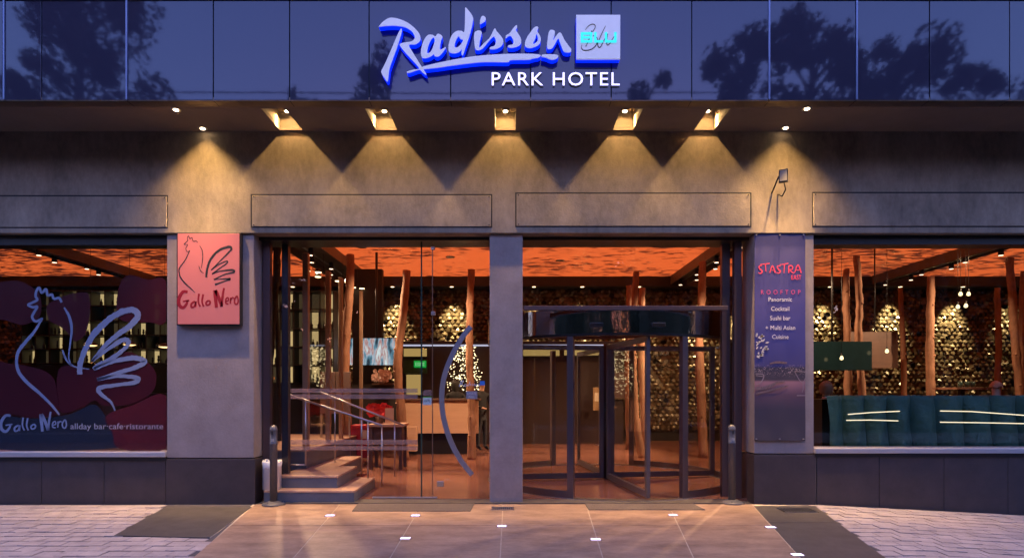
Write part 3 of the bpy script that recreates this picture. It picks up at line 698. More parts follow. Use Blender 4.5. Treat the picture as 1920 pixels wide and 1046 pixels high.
e = empty('waste_bin', G(510,944) + Vector((0,.12,.0)), 'silver waste bin with white liner behind the steel bollard', 'bin')
bx, by = G(510,944).x + .0, .09
lathe('bin_body', [(.118,0),(.125,.01),(.125,.36),(.128,.37)], M['sill'], e, 28, (0,0,.165), local=True)
bm = bmesh.new(); rr = random.Random(8); rings = []
for r0, z0 in ((.119,.44),(.124,.47),(.129,.54),(.122,.562),(.108,.545),(.104,.43)):
    rings.append([bm.verts.new((r0*math.cos(a)*(1+rr.uniform(-.04,.05)), r0*math.sin(a)*(1+rr.uniform(-.04,.05)), z0+rr.uniform(-.018,.018))) for a in (2*math.pi*k/26 for k in range(26))])
for a, b in zip(rings, rings[1:]):
    for k in range(26): bm.faces.new((a[k], a[(k+1)%26], b[(k+1)%26], b[k]))
link('bin_liner', bm_mesh(bm,'bin_liner',True), M['white'], e, True)
e.location = (XatY(510,.16), .16, -.06)

M['led'] = emitmat('white violet led', (.80,.62,1.0), 2.6)
for px, py, t in ((619,968,'in front of the entrance steps'), (779,968,'near the glass door mat'), (760,1011,'towards the street before the glass door'), (941,988,'before the middle column'),
               (1117,1013,'towards the street in front of the revolving door'), (1262,967,'close to the revolving door mat'), (1445,990,'at the dark slab by the banner'), (1495,1042,'at the street end of the dark slab')):
    q = G(px, py)+Vector((0,0,LIFT)); e = empty('ground_light', q, 'small glowing light set in the paving ' + t, 'ground light', 'lights set in the paving')
    box('light_frame', -.062, .062, -.042, .042, -.01, .0045, M['steel'], e, local=True); box('light_lens', -.05, .05, -.032, .032, -.005, .008, M['led'], e, local=True)
def grate(px0, px1, py0, py1, label):
    a, b = G(px0, py1)+Vector((0,0,LIFT)), G(px1, py0)+Vector((0,0,LIFT)); e = empty('drain_grate', (a+b)/2, label, 'drain')
    z = max(a.z, b.z)
    box('grate_bed', a.x, b.x, a.y, b.y, z-.02, z+.002, M['dark'], e)
    n = 11
    for k in range(n):
        x = a.x + (b.x-a.x)*(k+.5)/n; box('slat', x-.0075, x+.0075, a.y, b.y, z+.0025, z+.009, M['steel'], e)
    for y in (a.y, b.y): box('rim', a.x-.01, b.x+.01, y-.006, y+.006, z-.01, z+.0095, M['steel'], e)
grate(922, 963, 952.5, 957.5, 'small steel drain grate at the foot of the middle column')
grate(1473, 1518, 954.5, 962, 'small steel drain grate in the dark slab below the banner')
M['mat'] = mat('bristle mat', (.16,.125,.11), .95, noise=(60,(.06,.05,.045),.9), bump=(150,.8,.01))
for pts, label in (([(672,945),(890,945),(882,960),(660,960)], 'dark bristle mat before the glass door'), ([(1096,944.5),(1296,944.5),(1322,957.5),(1104,957.5)], 'dark bristle mat before the revolving door')):
    q = [G(*p) + Vector((0,0,.009+LIFT)) for p in pts]; bm = bmesh.new(); add_prism(bm, q, .012); tag(link('door_mat', bm_mesh(bm), M['mat']), label, 'mat')

# ---- steps, bottom tread first, then the raised landing
st = empty('entrance_steps', (-2.9,.6,FZ), 'low stone steps with grey risers inside the entrance', 'steps')
def step(x0, x1, y0, y1, z0, z1):
    s = box('step', x0, x1, y0, y1, z0, z1-.03, M['riser'], st, .003)
    box('tread', x0, x1+.008, y0-.008, y1, z1-.029, z1, M['step'], s, .004)
step(XatY(495,.03), -2.14, .03, 1.25, FZ-.06, .108); step(XatY(521,.24), -2.43, .24, 1.28, .109, .278); step(-3.11, -2.72, 1.281, 2.7, .0, .277); step(-5.2, -3.12, 1.0, 4.2, .0, .56)

def rail(name, label, pts_top, posts, bottom=None):
    e = empty(name, posts[0][0], label, 'handrail')
    tube('top_rail', pts_top, .016, M['steel'], e, 8)
    for a, b in posts: tube('post', [a, b], .012, M['steel'], e, 8)
    if bottom: tube('bottom_rail', bottom, .010, M['steel'], e, 8)
yr = .62
def S_(px, py, Y=yr): return P(px, py, Y)
rail('stair_handrail', 'thin steel handrail sloping down the near side of the steps', [S_(535,738), S_(716,797), S_(716,800)],
     [(S_(535,739), S_(538,872)), (S_(573,750), S_(573,872)), (S_(690,789), S_(690,896)), (S_(716,798), S_(716,912))], [S_(538,871), S_(573,871)])
rail('stair_handrail', 'thin steel handrail on the far side of the steps', [P(600,735,1.35), P(760,798,1.35)], [(P(628,747,1.35), P(628,866,1.35)), (P(678,767,1.35), P(678,888,1.35)), (P(740,791,1.35), P(740,893,1.35))])

# ---- glass front and swing door
gs = empty('glass_front', P(640,912,EY), 'frameless glass front with frosted stripes beside the swing door', 'glass front')
zt = ZatY(453,EY)
box('glass_pane', XatY(506,EY), XatY(789,EY), EY, EY+.012, .29, zt, M['glass_clear'], gs); 
box('glass_pane', XatY(698,EY), XatY(789,EY), EY+.001, EY+.011, FZ+.02, .285, M['glass_clear'], gs)
box('pane_edge', XatY(789,EY), XatY(791.5,EY), EY-.002, EY+.014, FZ+.005, zt, M['glass_edge'], gs)
box('bottom_rail', XatY(698,EY), XatY(820,EY), EY-.02, EY+.035, FZ, FZ+.02, M['steel'], gs, .003)
M['frost'] = filmmat('frosted film', (.42,.25,.20), .40, .7)
for a, b in ((728,736),(739,747.5),(824,833),(836,843.5)): pbox('frosted_stripe', 545, 783, a, b, EY-.003, .002, M['frost'], gs)
dr = empty('glass_door', P(865,912,EY), 'frameless glass swing door with long curved steel handle', 'door')
box('glass_leaf', XatY(811.5,EY), XatY(916,EY), EY, EY+.012, FZ+.012, zt-.01, M['glass_clear'], dr)
box('glass_leaf_strip', XatY(792,EY), XatY(810,EY), EY, EY+.012, FZ+.012, zt-.01, M['glass_clear'], dr)
box('leaf_edge', XatY(810,EY), XatY(811.5,EY), EY-.002, EY+.014, FZ+.012, zt-.01, mat('bronze edge', (.3,.2,.14), .3, metal=.6), dr)
pbox('patch_lock', 819, 832, 902, 912, EY-.02, .05, M['steel'], dr, .003)
pbox('hinge', 808, 815, 462, 468, EY-.015, .04, M['steel'], dr, .003); pbox('hinge', 808, 816, 584, 591, EY-.015, .04, M['steel'], dr, .003)
hp = catmull([(883,612),(868,630),(848,665),(833,705),(828,745),(832,785),(844,825),(862,860),(885,890)], 5)
hw = bmesh.new(); add_ribbon(hw, [[(x,y,9.5) for x,y in hp]], 0, 0, 1, EY-.075, .035, 1); link('handle', bm_mesh(hw), mat('handle steel', (.45,.44,.52), .35, metal=.8), dr)
for p in ((871,626),(874,874)): q = P(*p, EY); tube('handle_mount', [(q.x, EY-.04, q.z), (q.x, EY, q.z)], .012, M['steel'], dr, 8)
pbox('notice', 793, 809, 731, 741, EY-.003, .002, M['frost'], dr)
n_ = pbox('notice', 793, 809, 743, 759, EY-.003, .002, mat('notice paper', (.50,.62,.60), .6), dr); pbox('notice_header', 793, 809, 743, 745.5, EY-.004, .0009, mat('green ink', (.12,.36,.08), .6), n_)
link('notice_print', text_mesh('(69)', 796, 806, 753, 5, EY-.004, .0009), M['ink'], n_)
ribbon('script_lettering', [[(6,2,1),(4,9,2),(1,15,1.5)],[(3,3,1.2),(10,2,1.5),(8,7,1.2),(5,8,1)],[(6,8,1),(11,14,1.6)],[(15,9,1.2),(12,13,1.3),(16,14,1.2),(17,9,1)],[(22,9,1.2),(19,13,1.2),(23,12,1.2),(25,3,1.2)],[(27,8,1.2),(26,13,1.2)],[(31,8,1),(30,11,1.2),(30,14,1)],[(35,8,1),(34,11,1.2),(34,14,1)],[(39,9,1.2),(37,13,1.2),(40,12,1.2),(39,9,1)],[(43,9,1.2),(42,14,1.2),(45,9,1.2),(47,14,1.2)]], 860, 712, 1.18, EY-.003, .0012, M['whiteink'], dr, 3)
pbox('logo_patch', 900, 909, 714, 722, EY-.004, .0015, mat('blue sticker', (.03,.12,.5), .5, emit=(.03,.15,.7), es=.2), dr)
s_ = pbox('pull_plate', 874, 895, 733, 747.5, EY-.003, .0015, mat('grey sticker', (.28,.26,.30), .6), dr)
link('plate_print', text_mesh('ΕΛΞΑΤΕ', 876, 893, 739.5, 4.4, EY-.004, .0008), M['whiteink'], s_); link('plate_print', text_mesh('PULL', 879, 890, 746, 4.4, EY-.004, .0008), M['whiteink'], s_)

# ---- revolving door
M['wingframe'] = mat('wing frame', (.15,.13,.15), .35, metal=.6)
RC = Vector((1.61, 2.09, FZ)); RR = 2.0
rv = empty('revolving_door', RC, 'large curved glass revolving door with mirror steel canopy', 'revolving door')
def arc_wall(name, a0, a1, r0, r1, z0, z1, m, parent, n=24):
    bm = bmesh.new(); g = []
    for i in range(n+1):
        a = R(a0 + (a1-a0)*i/n); c, s = math.cos(a), math.sin(a)
        g.append([bm.verts.new((RC.x+r*c, RC.y+r*s, z)) for r, z in ((r0,z0),(r1,z0),(r1,z1),(r0,z1))])
    for a, b in zip(g, g[1:]):
        for k in range(4): bm.faces.new((a[k], a[(k+1)%4], b[(k+1)%4], b[k]))
    bm.faces.new(g[0]); bm.faces.new(g[-1][::-1])
    me = bm_mesh(bm, name)
    return link(name, me, m, parent)
ha = math.degrees(math.asin(.8/RR))
CZ0, CZ1 = 2.25, 2.60
can = arc_wall('canopy', -176, -4, RR-.05, RR+.012, CZ0, CZ1, M['chrome'], rv, 48)
arc_wall('canopy_trim', -176, -4, RR-.09, RR+.016, CZ0-.035, CZ0-.001, M['black'], rv, 48)
arc_wall('canopy_rear', -3.9, 183.9, RR-.04, RR+.01, CZ1-.10, CZ1, M['bronze'], rv, 48)
lathe('canopy_ceiling', [(RR-.052,0),(RR-.052,.012)], M['glass_clear'], rv, 48, (RC.x,RC.y,CZ1-.03), smooth=False)
for a0, a1 in ((-90+ha, 90-ha), (90+ha, 270-ha)):
    arc_wall('curved_glass', a0+.6, a1-.6, RR-.012, RR-.002, FZ+.10, CZ0-.002, M['glass_clear'], rv)
    arc_wall('kick_rail', a0+.6, a1-.6, RR-.035, RR+.004, FZ, FZ+.10, M['bronze'], rv)
    for a in (a0, a1): arc_wall('drum_post', a-1.3, a+1.3, RR-.07, RR+.008, FZ, CZ0-.001, M['bronze'], rv, 3)
    am = (a0*.66 + a1*.34); arc_wall('drum_mullion', am-.5, am+.5, RR-.03, RR+.002, FZ+.1, CZ0-.001, M['dark'], rv, 2)
arc_wall('floor_ring', -180, 180, RR-.10, RR+.02, FZ-.02, FZ+.004, M['steel'], rv, 60)
tube('shaft', [(RC.x,RC.y,FZ), (RC.x,RC.y,CZ0)], .055, M['dark'], rv, 16)
for ang in (8, 98, 188, 278):
    w = bpy.data.objects.new('door_wing', None)
    bm = bmesh.new(); z0, z1 = FZ+.02, CZ0-.03
    add_box(bm, .06, .13, -.025, .025, z0, z1); add_box(bm, RR-.14, RR-.06, -.025, .025, z0, z1); add_box(bm, .13, RR-.14, -.025, .025, z0, z0+.09); add_box(bm, .13, RR-.14, -.025, .025, z1-.08, z1)
    rot = Matrix.Rotation(R(ang), 4, 'Z'); tr = Matrix.Translation((RC.x, RC.y, 0)) @ rot
    bm.transform(tr); wing = link('door_wing', bm_mesh(bm), M['wingframe'], rv)
    bm = bmesh.new(); add_box(bm, .132, RR-.142, -.005, .005, z0+.092, z1-.082); bm.transform(tr); link('wing_glass', bm_mesh(bm), M['glass_clear'], wing)
for px in (1121, 1232):
    a = math.atan2(-1, (XatY(px,.1)-RC.x)/1.9) ; q = Vector((RC.x+(RR+.03)*math.cos(a), RC.y+(RR+.03)*math.sin(a), 2.37))
    box('sensor', q.x-.09, q.x+.09, q.y-.03, q.y+.06, 2.33, 2.385, M['black'], rv, .006)
tw = empty('transom_window', P(1165,578,EY), 'fixed glass panel above the revolving door', 'window')
box('transom_bar', XatY(981,.25), XatY(1356,.25)-.0, .06, .14, ZatY(582,.1), ZatY(574,.1), M['bronze'], tw, .003)
box('transom_pane', XatY(981,.1), XatY(1380,.1), .095, .107, ZatY(574,.1)+.002, ZatY(453,.1), M['glass_clear'], tw)

# ================================================================== INSIDE THE LOBBY
# honeycomb of gilded tiles on the back wall
M['gold'] = mat('gilded tile', (.20,.15,.08), .34, metal=.4, noise=(6,(.015,.010,.007),.95))
HY = 9.45
bm = bmesh.new(); rh = random.Random(11); ts = .088; row = 0; z = .35
while z < 4.38:
    x = -15.6 + (ts*.87 if row % 2 else 0)
    while x < 15.6:
        if rh.random() > .04 and not (-9.2 < x < -4.9) and not (-2.0 < x < 3.2 and z < 2.75 and x < 3.2) :
            tx, tz, dp = rh.gauss(0,.28), rh.gauss(-.04,.24), rh.uniform(.0,.085)
            c = bm.verts.new((x + rh.uniform(-.02,.02), HY-dp, z + rh.uniform(-.035,.01))); ring = []
            for k in range(6):
                a = math.pi/6 + k*math.pi/3; rx, rz = ts*math.cos(a), ts*.867*math.sin(a)
                ring.append(bm.verts.new((x+rx, HY + tx*rx + tz*rz, z+rz)))
            for k in range(6): bm.faces.new((c, ring[k], ring[(k+1)%6]))
        x += ts*1.74
    z += ts*1.30; row += 1
tag(link('honeycomb_tiles', bm_mesh(bm), M['gold'], lw_), kind='stuff')
bulk = struct(box('bulkhead', -16, 16, 8.9, 9.58, 4.42, CEIL-.004, M['darkwall']))
for px, pw_ in ((625,16), (742,30), (850,34), (1000,14), (1088,30), (1192,26), (1310,26), (1540,34), (1668,36), (1782,36), (1890,14), (560,8)):
    x = XatY(px, HY); e = empty('wall_washer', (x, 8.97, 4.41), 'small ceiling spotlight washing the gilded wall, ' + ('column %d' % px if False else {625:'behind the stair posts',742:'over the video screen',850:'over the reception desk',1000:'beside the middle column',1088:'over the revolving door',1192:'over the paired trunks',1310:'over the drum edge',1540:'by the banner column',1668:'above the wooden panel',1782:'above the tall straight trunk',1890:'at the far right window end',560:'behind the shelf posts'}[px]), 'spotlight', 'wall washer spotlights')
    lathe('lamp_ring', [(.05,-.002),(.09,-.01),(.09,.008),(.05,.008)], M['steel'], e, 14, local=True); lathe('lamp_lens', [(.001,-.008),(.05,-.006),(.05,.004),(.001,.005)], M['lampsoft'], e, 14, local=True)
    spot('beam', (x, 8.95, 4.36), (x, HY+.15, 2.9), pw_*30, (1,.76,.42), 54, 1.0, .03, e)

# lighting troughs hung from the ceiling
M['trough'] = mat('dark trough', (.13,.095,.075), .5, noise=(4,(.08,.06,.05),.7))
M['lamppink'] = emitmat('track lamp', (1,.62,.40), 4.5)
for X, w_, label, out in ((-4.45,.85,'dark lighting trough with track spots above the steps',0), (4.75,.5,'dark lighting trough above the right side of the revolving door',0), (-10.3,.36,'dark strip with spots across the ceiling behind the left shop window',1), (10.4,.36,'dark strip with spots across the ceiling behind the right shop window',1)):
    e = empty('ceiling_trough', (X,5,CEIL), label, 'ceiling light')
    bm = bmesh.new(); add_box(bm, X-w_/2, X-w_/2+.03, 1.0, 8.85, CEIL-.24, CEIL-.003); add_box(bm, X+w_/2-.03, X+w_/2, 1.0, 8.85, CEIL-.24, CEIL-.003); add_box(bm, X-w_/2+.031, X+w_/2-.031, 1.0, 8.85, CEIL-.06, CEIL-.004)
    link('trough_body', bm_mesh(bm), M['trough'], e)
    tube('rail', [(X,1.2,CEIL-.2),(X,8.7,CEIL-.2)], .02, M['steel'], e, 8)
    for k in range(9):
        y = 2.6 + k*.72
        lathe('track_spot', [(.03,.16),(.05,.14),(.055,.0),(.05,-.002)], M['dark'], e, 12, (X + (.12 if k % 2 else -.1), y, CEIL-.34), local=False)
        lathe('spot_lens', [(.001,-.006),(.045,-.004),(.045,.0),(.001,.001)], M['lamppink'], e, 12, (X + (.12 if k % 2 else -.1), y, CEIL-.343))
# pairs of hung spots left of the first trunk
e = empty('spot_bar', P(640,530,5.5), 'row of paired halogen spots hanging behind the stair posts', 'ceiling light')
pp = [(584,508),(604,519),(641,527),(669,539),(684,547),(696,553)]
for i, p in enumerate(pp):
    Y = 4.2 + i*.75; q = P(*p, Y)
    for dx in (-.09, .09):
        lathe('halogen_spot', [(.03,.08),(.06,.05),(.07,.0)], M['dark'], e, 12, q+Vector((dx,.0 if dx < 0 else .15,.004))); lathe('spot_lens', [(.001,-.012),(.06,-.008),(.065,.002),(.001,.003)], M['lampsoft'], e, 12, q+Vector((dx,.0 if dx < 0 else .15,0)))
    tube('drop_rod', [q+Vector((0,.08,.05)), Vector((q.x, Y+.08, CEIL-.25))], .006, M['dark'], e, 6)
tube('bar', [P(*pp[0],4.2)+Vector((0,.08,.05)), P(*pp[-1],7.95)+Vector((0,.08,.05))], .012, M['dark'], e, 6)

# tree trunks standing in the lobby
def trunk(pix, Y, w, label, m=None, rough_=.10, name='tree_trunk_post'):
    rt = random.Random(int(pix[0][0])); pts = [P(x, y, Y) for x, y in pix]
    pts[-1].z = FZ
    c = catmull([tuple(p) for p in pts], 7); n = len(c); bm = bmesh.new(); rad = []
    for i, p in enumerate(c):
        t = i/(n-1); rad.append(w/2*(.86+.22*t)*(1+rt.uniform(-rough_, rough_)))
    cc = [Vector(p)+Vector((rt.uniform(-1,1)*.008, rt.uniform(-1,1)*.01, 0)) for p in c]
    add_tube(bm, cc, rad, 12)
    e = empty(name, pts[-1], label, 'tree trunk', 'bare tree trunks standing in the lobby')
    link('trunk', bm_mesh(bm, 'trunk', True), m or M['bark'], e)
    for k in range(3):
        j = rt.randrange(4, n-4); p = Vector(cc[j]); a = rt.uniform(-2.6,-.5); d = Vector((math.cos(a), math.sin(a), .35))
        bm = bmesh.new(); add_tube(bm, [p + d*rad[j]*.6, p + d*(rad[j]+.02)], [.028,.018], 7); link('branch_stub', bm_mesh(bm,'stub',True), m or M['bark'], e)
trunk([(657,478),(656,540),(650,620),(647,690),(650,780),(652,868)], 4.2, .185, 'tallest rough trunk beside the stair posts in the entrance')
trunk([(763,507),(757,580),(748,650),(746,700),(752,770),(759,862)], 4.9, .19, 'crooked trunk between the video screen and the reception desk')
trunk([(884,506),(881,580),(880,660),(883,740),(885,800),(884,861)], 4.9, .17, 'straight trunk behind the curved door handle')
trunk([(1193,510),(1190,560),(1186,640),(1187,700),(1192,780),(1204,853)], 5.2, .16, 'leaning trunk, left one of the pair behind the revolving door')
trunk([(1204,540),(1202,620),(1203,700),(1208,770),(1213,836)], 6.4, .19, 'straighter trunk, right one of the pair behind the revolving door')
trunk([(1179,535),(1180,600),(1178,700),(1180,830)], 7.0, .17, 'short distant trunk just left of the paired trunks')
trunk([(1317,492),(1316,560),(1311,640),(1314,720),(1319,852)], 5.2, .19, 'trunk seen through the right curved glass of the revolving door')
for pix, w, Y, t in (([(1587,505),(1586,570),(1589,640),(1590,740),(1592,862)], .15, 4.9, 'thin trunk right of the banner column behind the dark screen'), ([(1606,480),(1611,560),(1610,640),(1616,735),(1618,866)], .15, 4.7, 'tall bent trunk beside the thin one behind the dark screen'),
        ([(1688,540),(1692,620),(1695,730),(1698,840)], .12, 6.5, 'thin pale trunk at the edge of the wooden panel'), ([(1746,519),(1744,600),(1744,680),(1745,740),(1746,856)], .17, 5.0, 'thick straight trunk above the two painted light trail pairs'),
        ([(1870,540),(1872,640),(1871,735),(1872,842)], .14, 6.4, 'slim distant trunk near the bald seated person'), ([(1893,483),(1897,550),(1903,640),(1912,740),(1916,865)], .16, 4.7, 'leaning trunk near the right edge of the right window'), ([(1921,510),(1918,600),(1917,740),(1918,862)], .17, 4.9, 'last trunk cut by the right picture edge')):
    trunk(pix, Y, w, t)
trunk([(522,440),(519,520),(512,600),(507,690),(506,800),(506,880)], 2.2, .11, 'charred black trunk leaning beside the entrance post', M['blackbark'], .14, 'charred_tree_post')
trunk([(505,500),(515,470),(525,440)], 2.6, .07, 'charred black branch crossing behind the entrance post', M['blackbark'], .14, 'charred_branch')

# row of bronze posts receding along the stairs
pr = empty('stair_screen', (-3.18,1,FZ), 'row of tall bronze posts receding beside the stairs', 'screen')
for px, w_, Y, top in ((534,12,.45,455), (572,10,1.15,474), (614,8,2.25,508), (638,6,3.0,520), (676,5,4.6,545)):
    x0, x1 = XatY(px-w_/2,Y), XatY(px+w_/2,Y)
    box('screen_post', x0, x1, Y, Y+.10, FZ+.1, ZatY(top,Y), mat('tan bronze', (.36,.24,.16), .4, metal=.4) if w_ < 12 else mat('dark bronze', (.05,.045,.06), .35, metal=.5), pr, .004)
box('screen_glass', XatY(614,2.25)-.01, XatY(614,2.25), 1.26, 2.24, .5, 3.3, M['glass_clear'], pr)

# left part: bar shelves with lit cubbies
M['shelflit'] = emitmat('lit shelf back', (1,.72,.32), .6)
M['shelfdim'] = emitmat('dim shelf back', (1,.70,.36), .05)
M['shelf'] = mat('shelf board', (.02,.016,.015), .45)
figs = []
def shelves(px0, px1, ncol, rows_y, Y, label, seed):
    rs_ = random.Random(seed); x0, x1 = XatY(px0,Y), XatY(px1,Y); zs = [ZatY(y,Y) for y in rows_y]
    e = empty('bar_shelf', ((x0+x1)/2, Y, FZ), label, 'shelf')
    box('back_board', x0, x1, Y+.3, Y+.33, FZ, zs[0]+.05, M['shelf'], e)
    box('base_cabinet', x0, x1, Y-.05, Y+.295, FZ, zs[-1]-.03, M['black'], e)
    for z in zs: box('shelf_board', x0, x1, Y, Y+.298, z-.012, z+.012, M['shelf'], e)
    cw_ = (x1-x0)/ncol
    for j in range(len(zs)-1):
        sh = .0
        for i in range(ncol+1): box('divider', x0+i*cw_-.012, x0+i*cw_+.012, Y, Y+.298, zs[j+1]+.013, zs[j]-.013, M['shelf'], e)
        for i in range(ncol):
            lit = rs_.random() < .55; a = x0+i*cw_+.02; w = cw_-.04; f = rs_.choice((1,1,.55,.7)); off = (1-f)*w*rs_.choice((0,1))
            box('lit_back', a+off, a+off+w*f, Y+.28, Y+.297, zs[j+1]+.02, zs[j]-.03, M['shelflit'] if lit else M['shelfdim'], e)
            if lit:
                n = rs_.randint(1,3)
                for k in range(n): figs.append((a+w*(k+.5)/n+rs_.uniform(-.02,.02), Y+.12, zs[j+1]+.0135, rs_.uniform(.10,.19), j, i, label, rs_.random(), ('lone','left middle','left middle right')[n-1].split()[k] if n != 2 else ('left','right')[k]))
SHY = 5.0
shelves(40, 352, 12, (545,573,601,628,654,681), SHY, 'tall bar shelf with glowing cubbies behind the rooster window film', 21)
shelves(500, 625, 5, (545,580,616,650,684,718), 4.6, 'tall bar shelf with glowing cubbies behind the stair posts', 22)

for x, y, z, h, j, i, lab, rsel, wh in figs:
    where = 'rooster window' if 'rooster' in lab else 'stair posts'
    kind = 'bottle' if rsel < .55 else 'statuette'
    rname = ('top','second','third','fourth','lowest')[j]
    lbl = '%s dark %s, %s row of the lit shelf behind the %s, bay %s' % (wh, kind, rname, where, ('one','two','three','four','five','six','seven','eight','nine','ten','eleven','twelve')[i])
    prof = [(.028,0),(.03,.01),(.03,h*.55),(.012,h*.72),(.011,h*.95),(.013,h)] if kind == 'bottle' else [(.032,0),(.03,.012),(.012,.02),(.022,h*.3),(.026,h*.5),(.014,h*.62),(.018,h*.72),(.022,h*.82),(.015,h*.95),(.003,h)]
    o = lathe(kind, prof, M['black'], None, 9, (0,0,0)); o.location = (x, y, z); tag(o, lbl, kind, 'bottles and statuettes on the bar shelves')

# pendant lamps over the bar
for px, py, t in ((170,647,'in front of the rooster breast'), (243,646,'below the rooster neck'), (309,650,'at the right edge of the rooster window')):
    q = P(px, py, 3.4); e = empty('pendant_lamp', q, 'shallow glowing pendant lamp ' + t, 'pendant lamp', 'pendant lamps over the bar')
    lathe('lamp_shade', [(.13,0),(.135,.004),(.09,.045),(.02,.07)], M['dark'], e, 18, local=True); lathe('bulb', [(.001,-.025),(.06,-.02),(.11,-.002),(.001,-.001)], emitmat('pendant glow', (1,.6,.25), 3), e, 14, local=True)
    tube('cord', [(0,0,.07),(0,0,CEIL-q.z)], .004, M['dark'], e, 6, local=True)

# raised bar floor and counter behind the left window
struct(box('bar_platform', -15.9, -5.25, .5, 9.4, FZ+.001, FZ+.5, M['brownwall']))
bc = empty('bar_counter', (-8.6,3.6,FZ+.5), 'dark bar counter behind the lower part of the rooster window', 'counter')
box('counter_front', -11.5, -6.2, 3.4, 3.9, FZ+.501, 1.35, M['darkwood'], bc); box('counter_top', -11.6, -6.1, 3.3, 4.0, 1.351, 1.40, M['black'], bc, .005)

# dark inner wall behind the video screen and reception
iw = struct(box('lobby_wall_inner', XatY(661,6.6), XatY(716,6.6), 6.6, 6.8, FZ, CEIL-.26, M['darkwall']))
M['screenpic'] = None
def screen_material():
    m = bpy.data.materials.new('video picture'); m.use_nodes = True; nt = m.node_tree; b = nt.nodes['Principled BSDF']; b.inputs['Base Color'].default_value = (.02,.02,.02,1); b.inputs['Roughness'].default_value = .2
    g = nt.nodes.new('ShaderNodeNewGeometry'); mp = nt.nodes.new('ShaderNodeMapping'); mp.inputs['Scale'].default_value = (3.2,1,.9); nt.links.new(g.outputs['Position'], mp.inputs[0])
    n = nt.nodes.new('ShaderNodeTexNoise'); n.inputs['Scale'].default_value = 2.6; n.inputs['Detail'].default_value = 5; nt.links.new(mp.outputs[0], n.inputs['Vector'])
    rp = nt.nodes.new('ShaderNodeValToRGB'); cr = rp.color_ramp; cr.elements[0].position = .36; cr.elements[0].color = (.02,.05,.08,1); cr.elements[1].position = .68; cr.elements[1].color = (.75,.95,1,1)
    e = cr.elements.new(.45); e.color = (.12,.30,.42,1); e = cr.elements.new(.53); e.color = (.55,.62,.72,1); e = cr.elements.new(.58); e.color = (.5,.22,.20,1)
    nt.links.new(n.outputs[0], rp.inputs[0]); nt.links.new(rp.outputs[0], b.inputs['Emission Color']); b.inputs['Emission Strength'].default_value = .85*KE
    return m
vs = empty('video_screen', P(706,684,5.9), 'large bright video screen hanging left of the reception desk', 'screen')
pbox('screen_frame', 672, 742, 632.5, 685.5, 5.92, .1, M['black'], vs, .004); scm = screen_material(); pbox('screen_picture', 674, 740, 634, 684, 5.9, .018, scm, vs); pbox('screen_side', 656, 661, 634, 684, 5.9, .02, scm, vs)
tube('ceiling_mount', [P(706,633,5.97), P(706,633,5.97)+Vector((0,0,CEIL-P(706,633,5.97).z))], .03, M['dark'], vs)

ex = empty('exit_sign', P(782,690,8.2), 'green lit emergency exit sign beside the second trunk', 'sign')
M['exitgreen'] = emitmat('exit green', (.0,.62,.08), .55); pbox('sign_box', 756, 800, 674, 700, 8.22, .12, mat('dark green panel', (.02,.06,.02), .5), ex); pbox('sign_face', 776, 799, 676, 689, 8.19, .028, M['exitgreen'], ex)
link('lettering', text_mesh('ΕΞΟΔΟΣ', 779, 796, 685.5, 6, 8.18, .004), emitmat('exit letters', (.5,1,.6), .8), ex)

# lit alcoves and led line above the reception
M['ledline'] = emitmat('cool led line', (.72,.74,1), .75); M['alcove'] = emitmat('warm alcove', (1,.66,.22), .42)
for a, b, t in ((755,916,'behind the glass door'), (981,1149,'behind the left half of the revolving door')):
    o = pbox('led_strip', a, b, 645.8, 648.6, 8.3, .06, M['ledline']); tag(o, 'thin cool white led strip ' + t, 'led strip', 'led strips over the reception wall')
for a, b, y0, y1, t in ((757,800,653,668,'beside the second trunk'), (981,1049,652,667,'left of the drum post'), (1058,1149,652,666,'between the drum post and the door wing'), (762,790,702,740,'under the exit sign')):
    e = empty('wall_alcove', P((a+b)/2,y1,8.5), 'shallow warm lit alcove in the dark wall ' + t, 'alcove', 'lit alcoves in the reception wall')
    pbox('alcove_back', a, b, y0, y1, 8.45, .02, M['alcove'], e); pbox('alcove_lip', a-1, b+1, y0-2.5, y0, 8.36, .11, M['black'], e); pbox('alcove_sill', a-1, b+1, y1, y1+1.5, 8.36, .11, M['black'], e)
struct(box('reception_wall', XatY(757,8.5)-.1, 3.1, 8.5, 8.7, FZ, 2.82, mat('dark brown panelling', (.035,.020,.017), .4, noise=(1.5,(.022,.013,.012),.7))))

# reception desk
rd = empty('reception_desk', P(825,845,5.8), 'pale oak reception desk front behind the curved door handle', 'desk')
x0, x1, Y = XatY(757,5.8), XatY(897,5.8), 5.8
pbox('desk_front', 757, 897, 751, 812, Y, .06, M['wood'], rd, .004); pbox('desk_top', 755, 899, 747.5, 750.5, Y-.05, .75, M['darkwood'], rd, .004)
box('desk_base', x0+.1, x1-.1, Y+.12, Y+.6, FZ, ZatY(812.5,Y), M['black'], rd)
pbox('side_panel', 752, 780, 800, 846, Y-.3, .25, M['wood'], rd, .004)

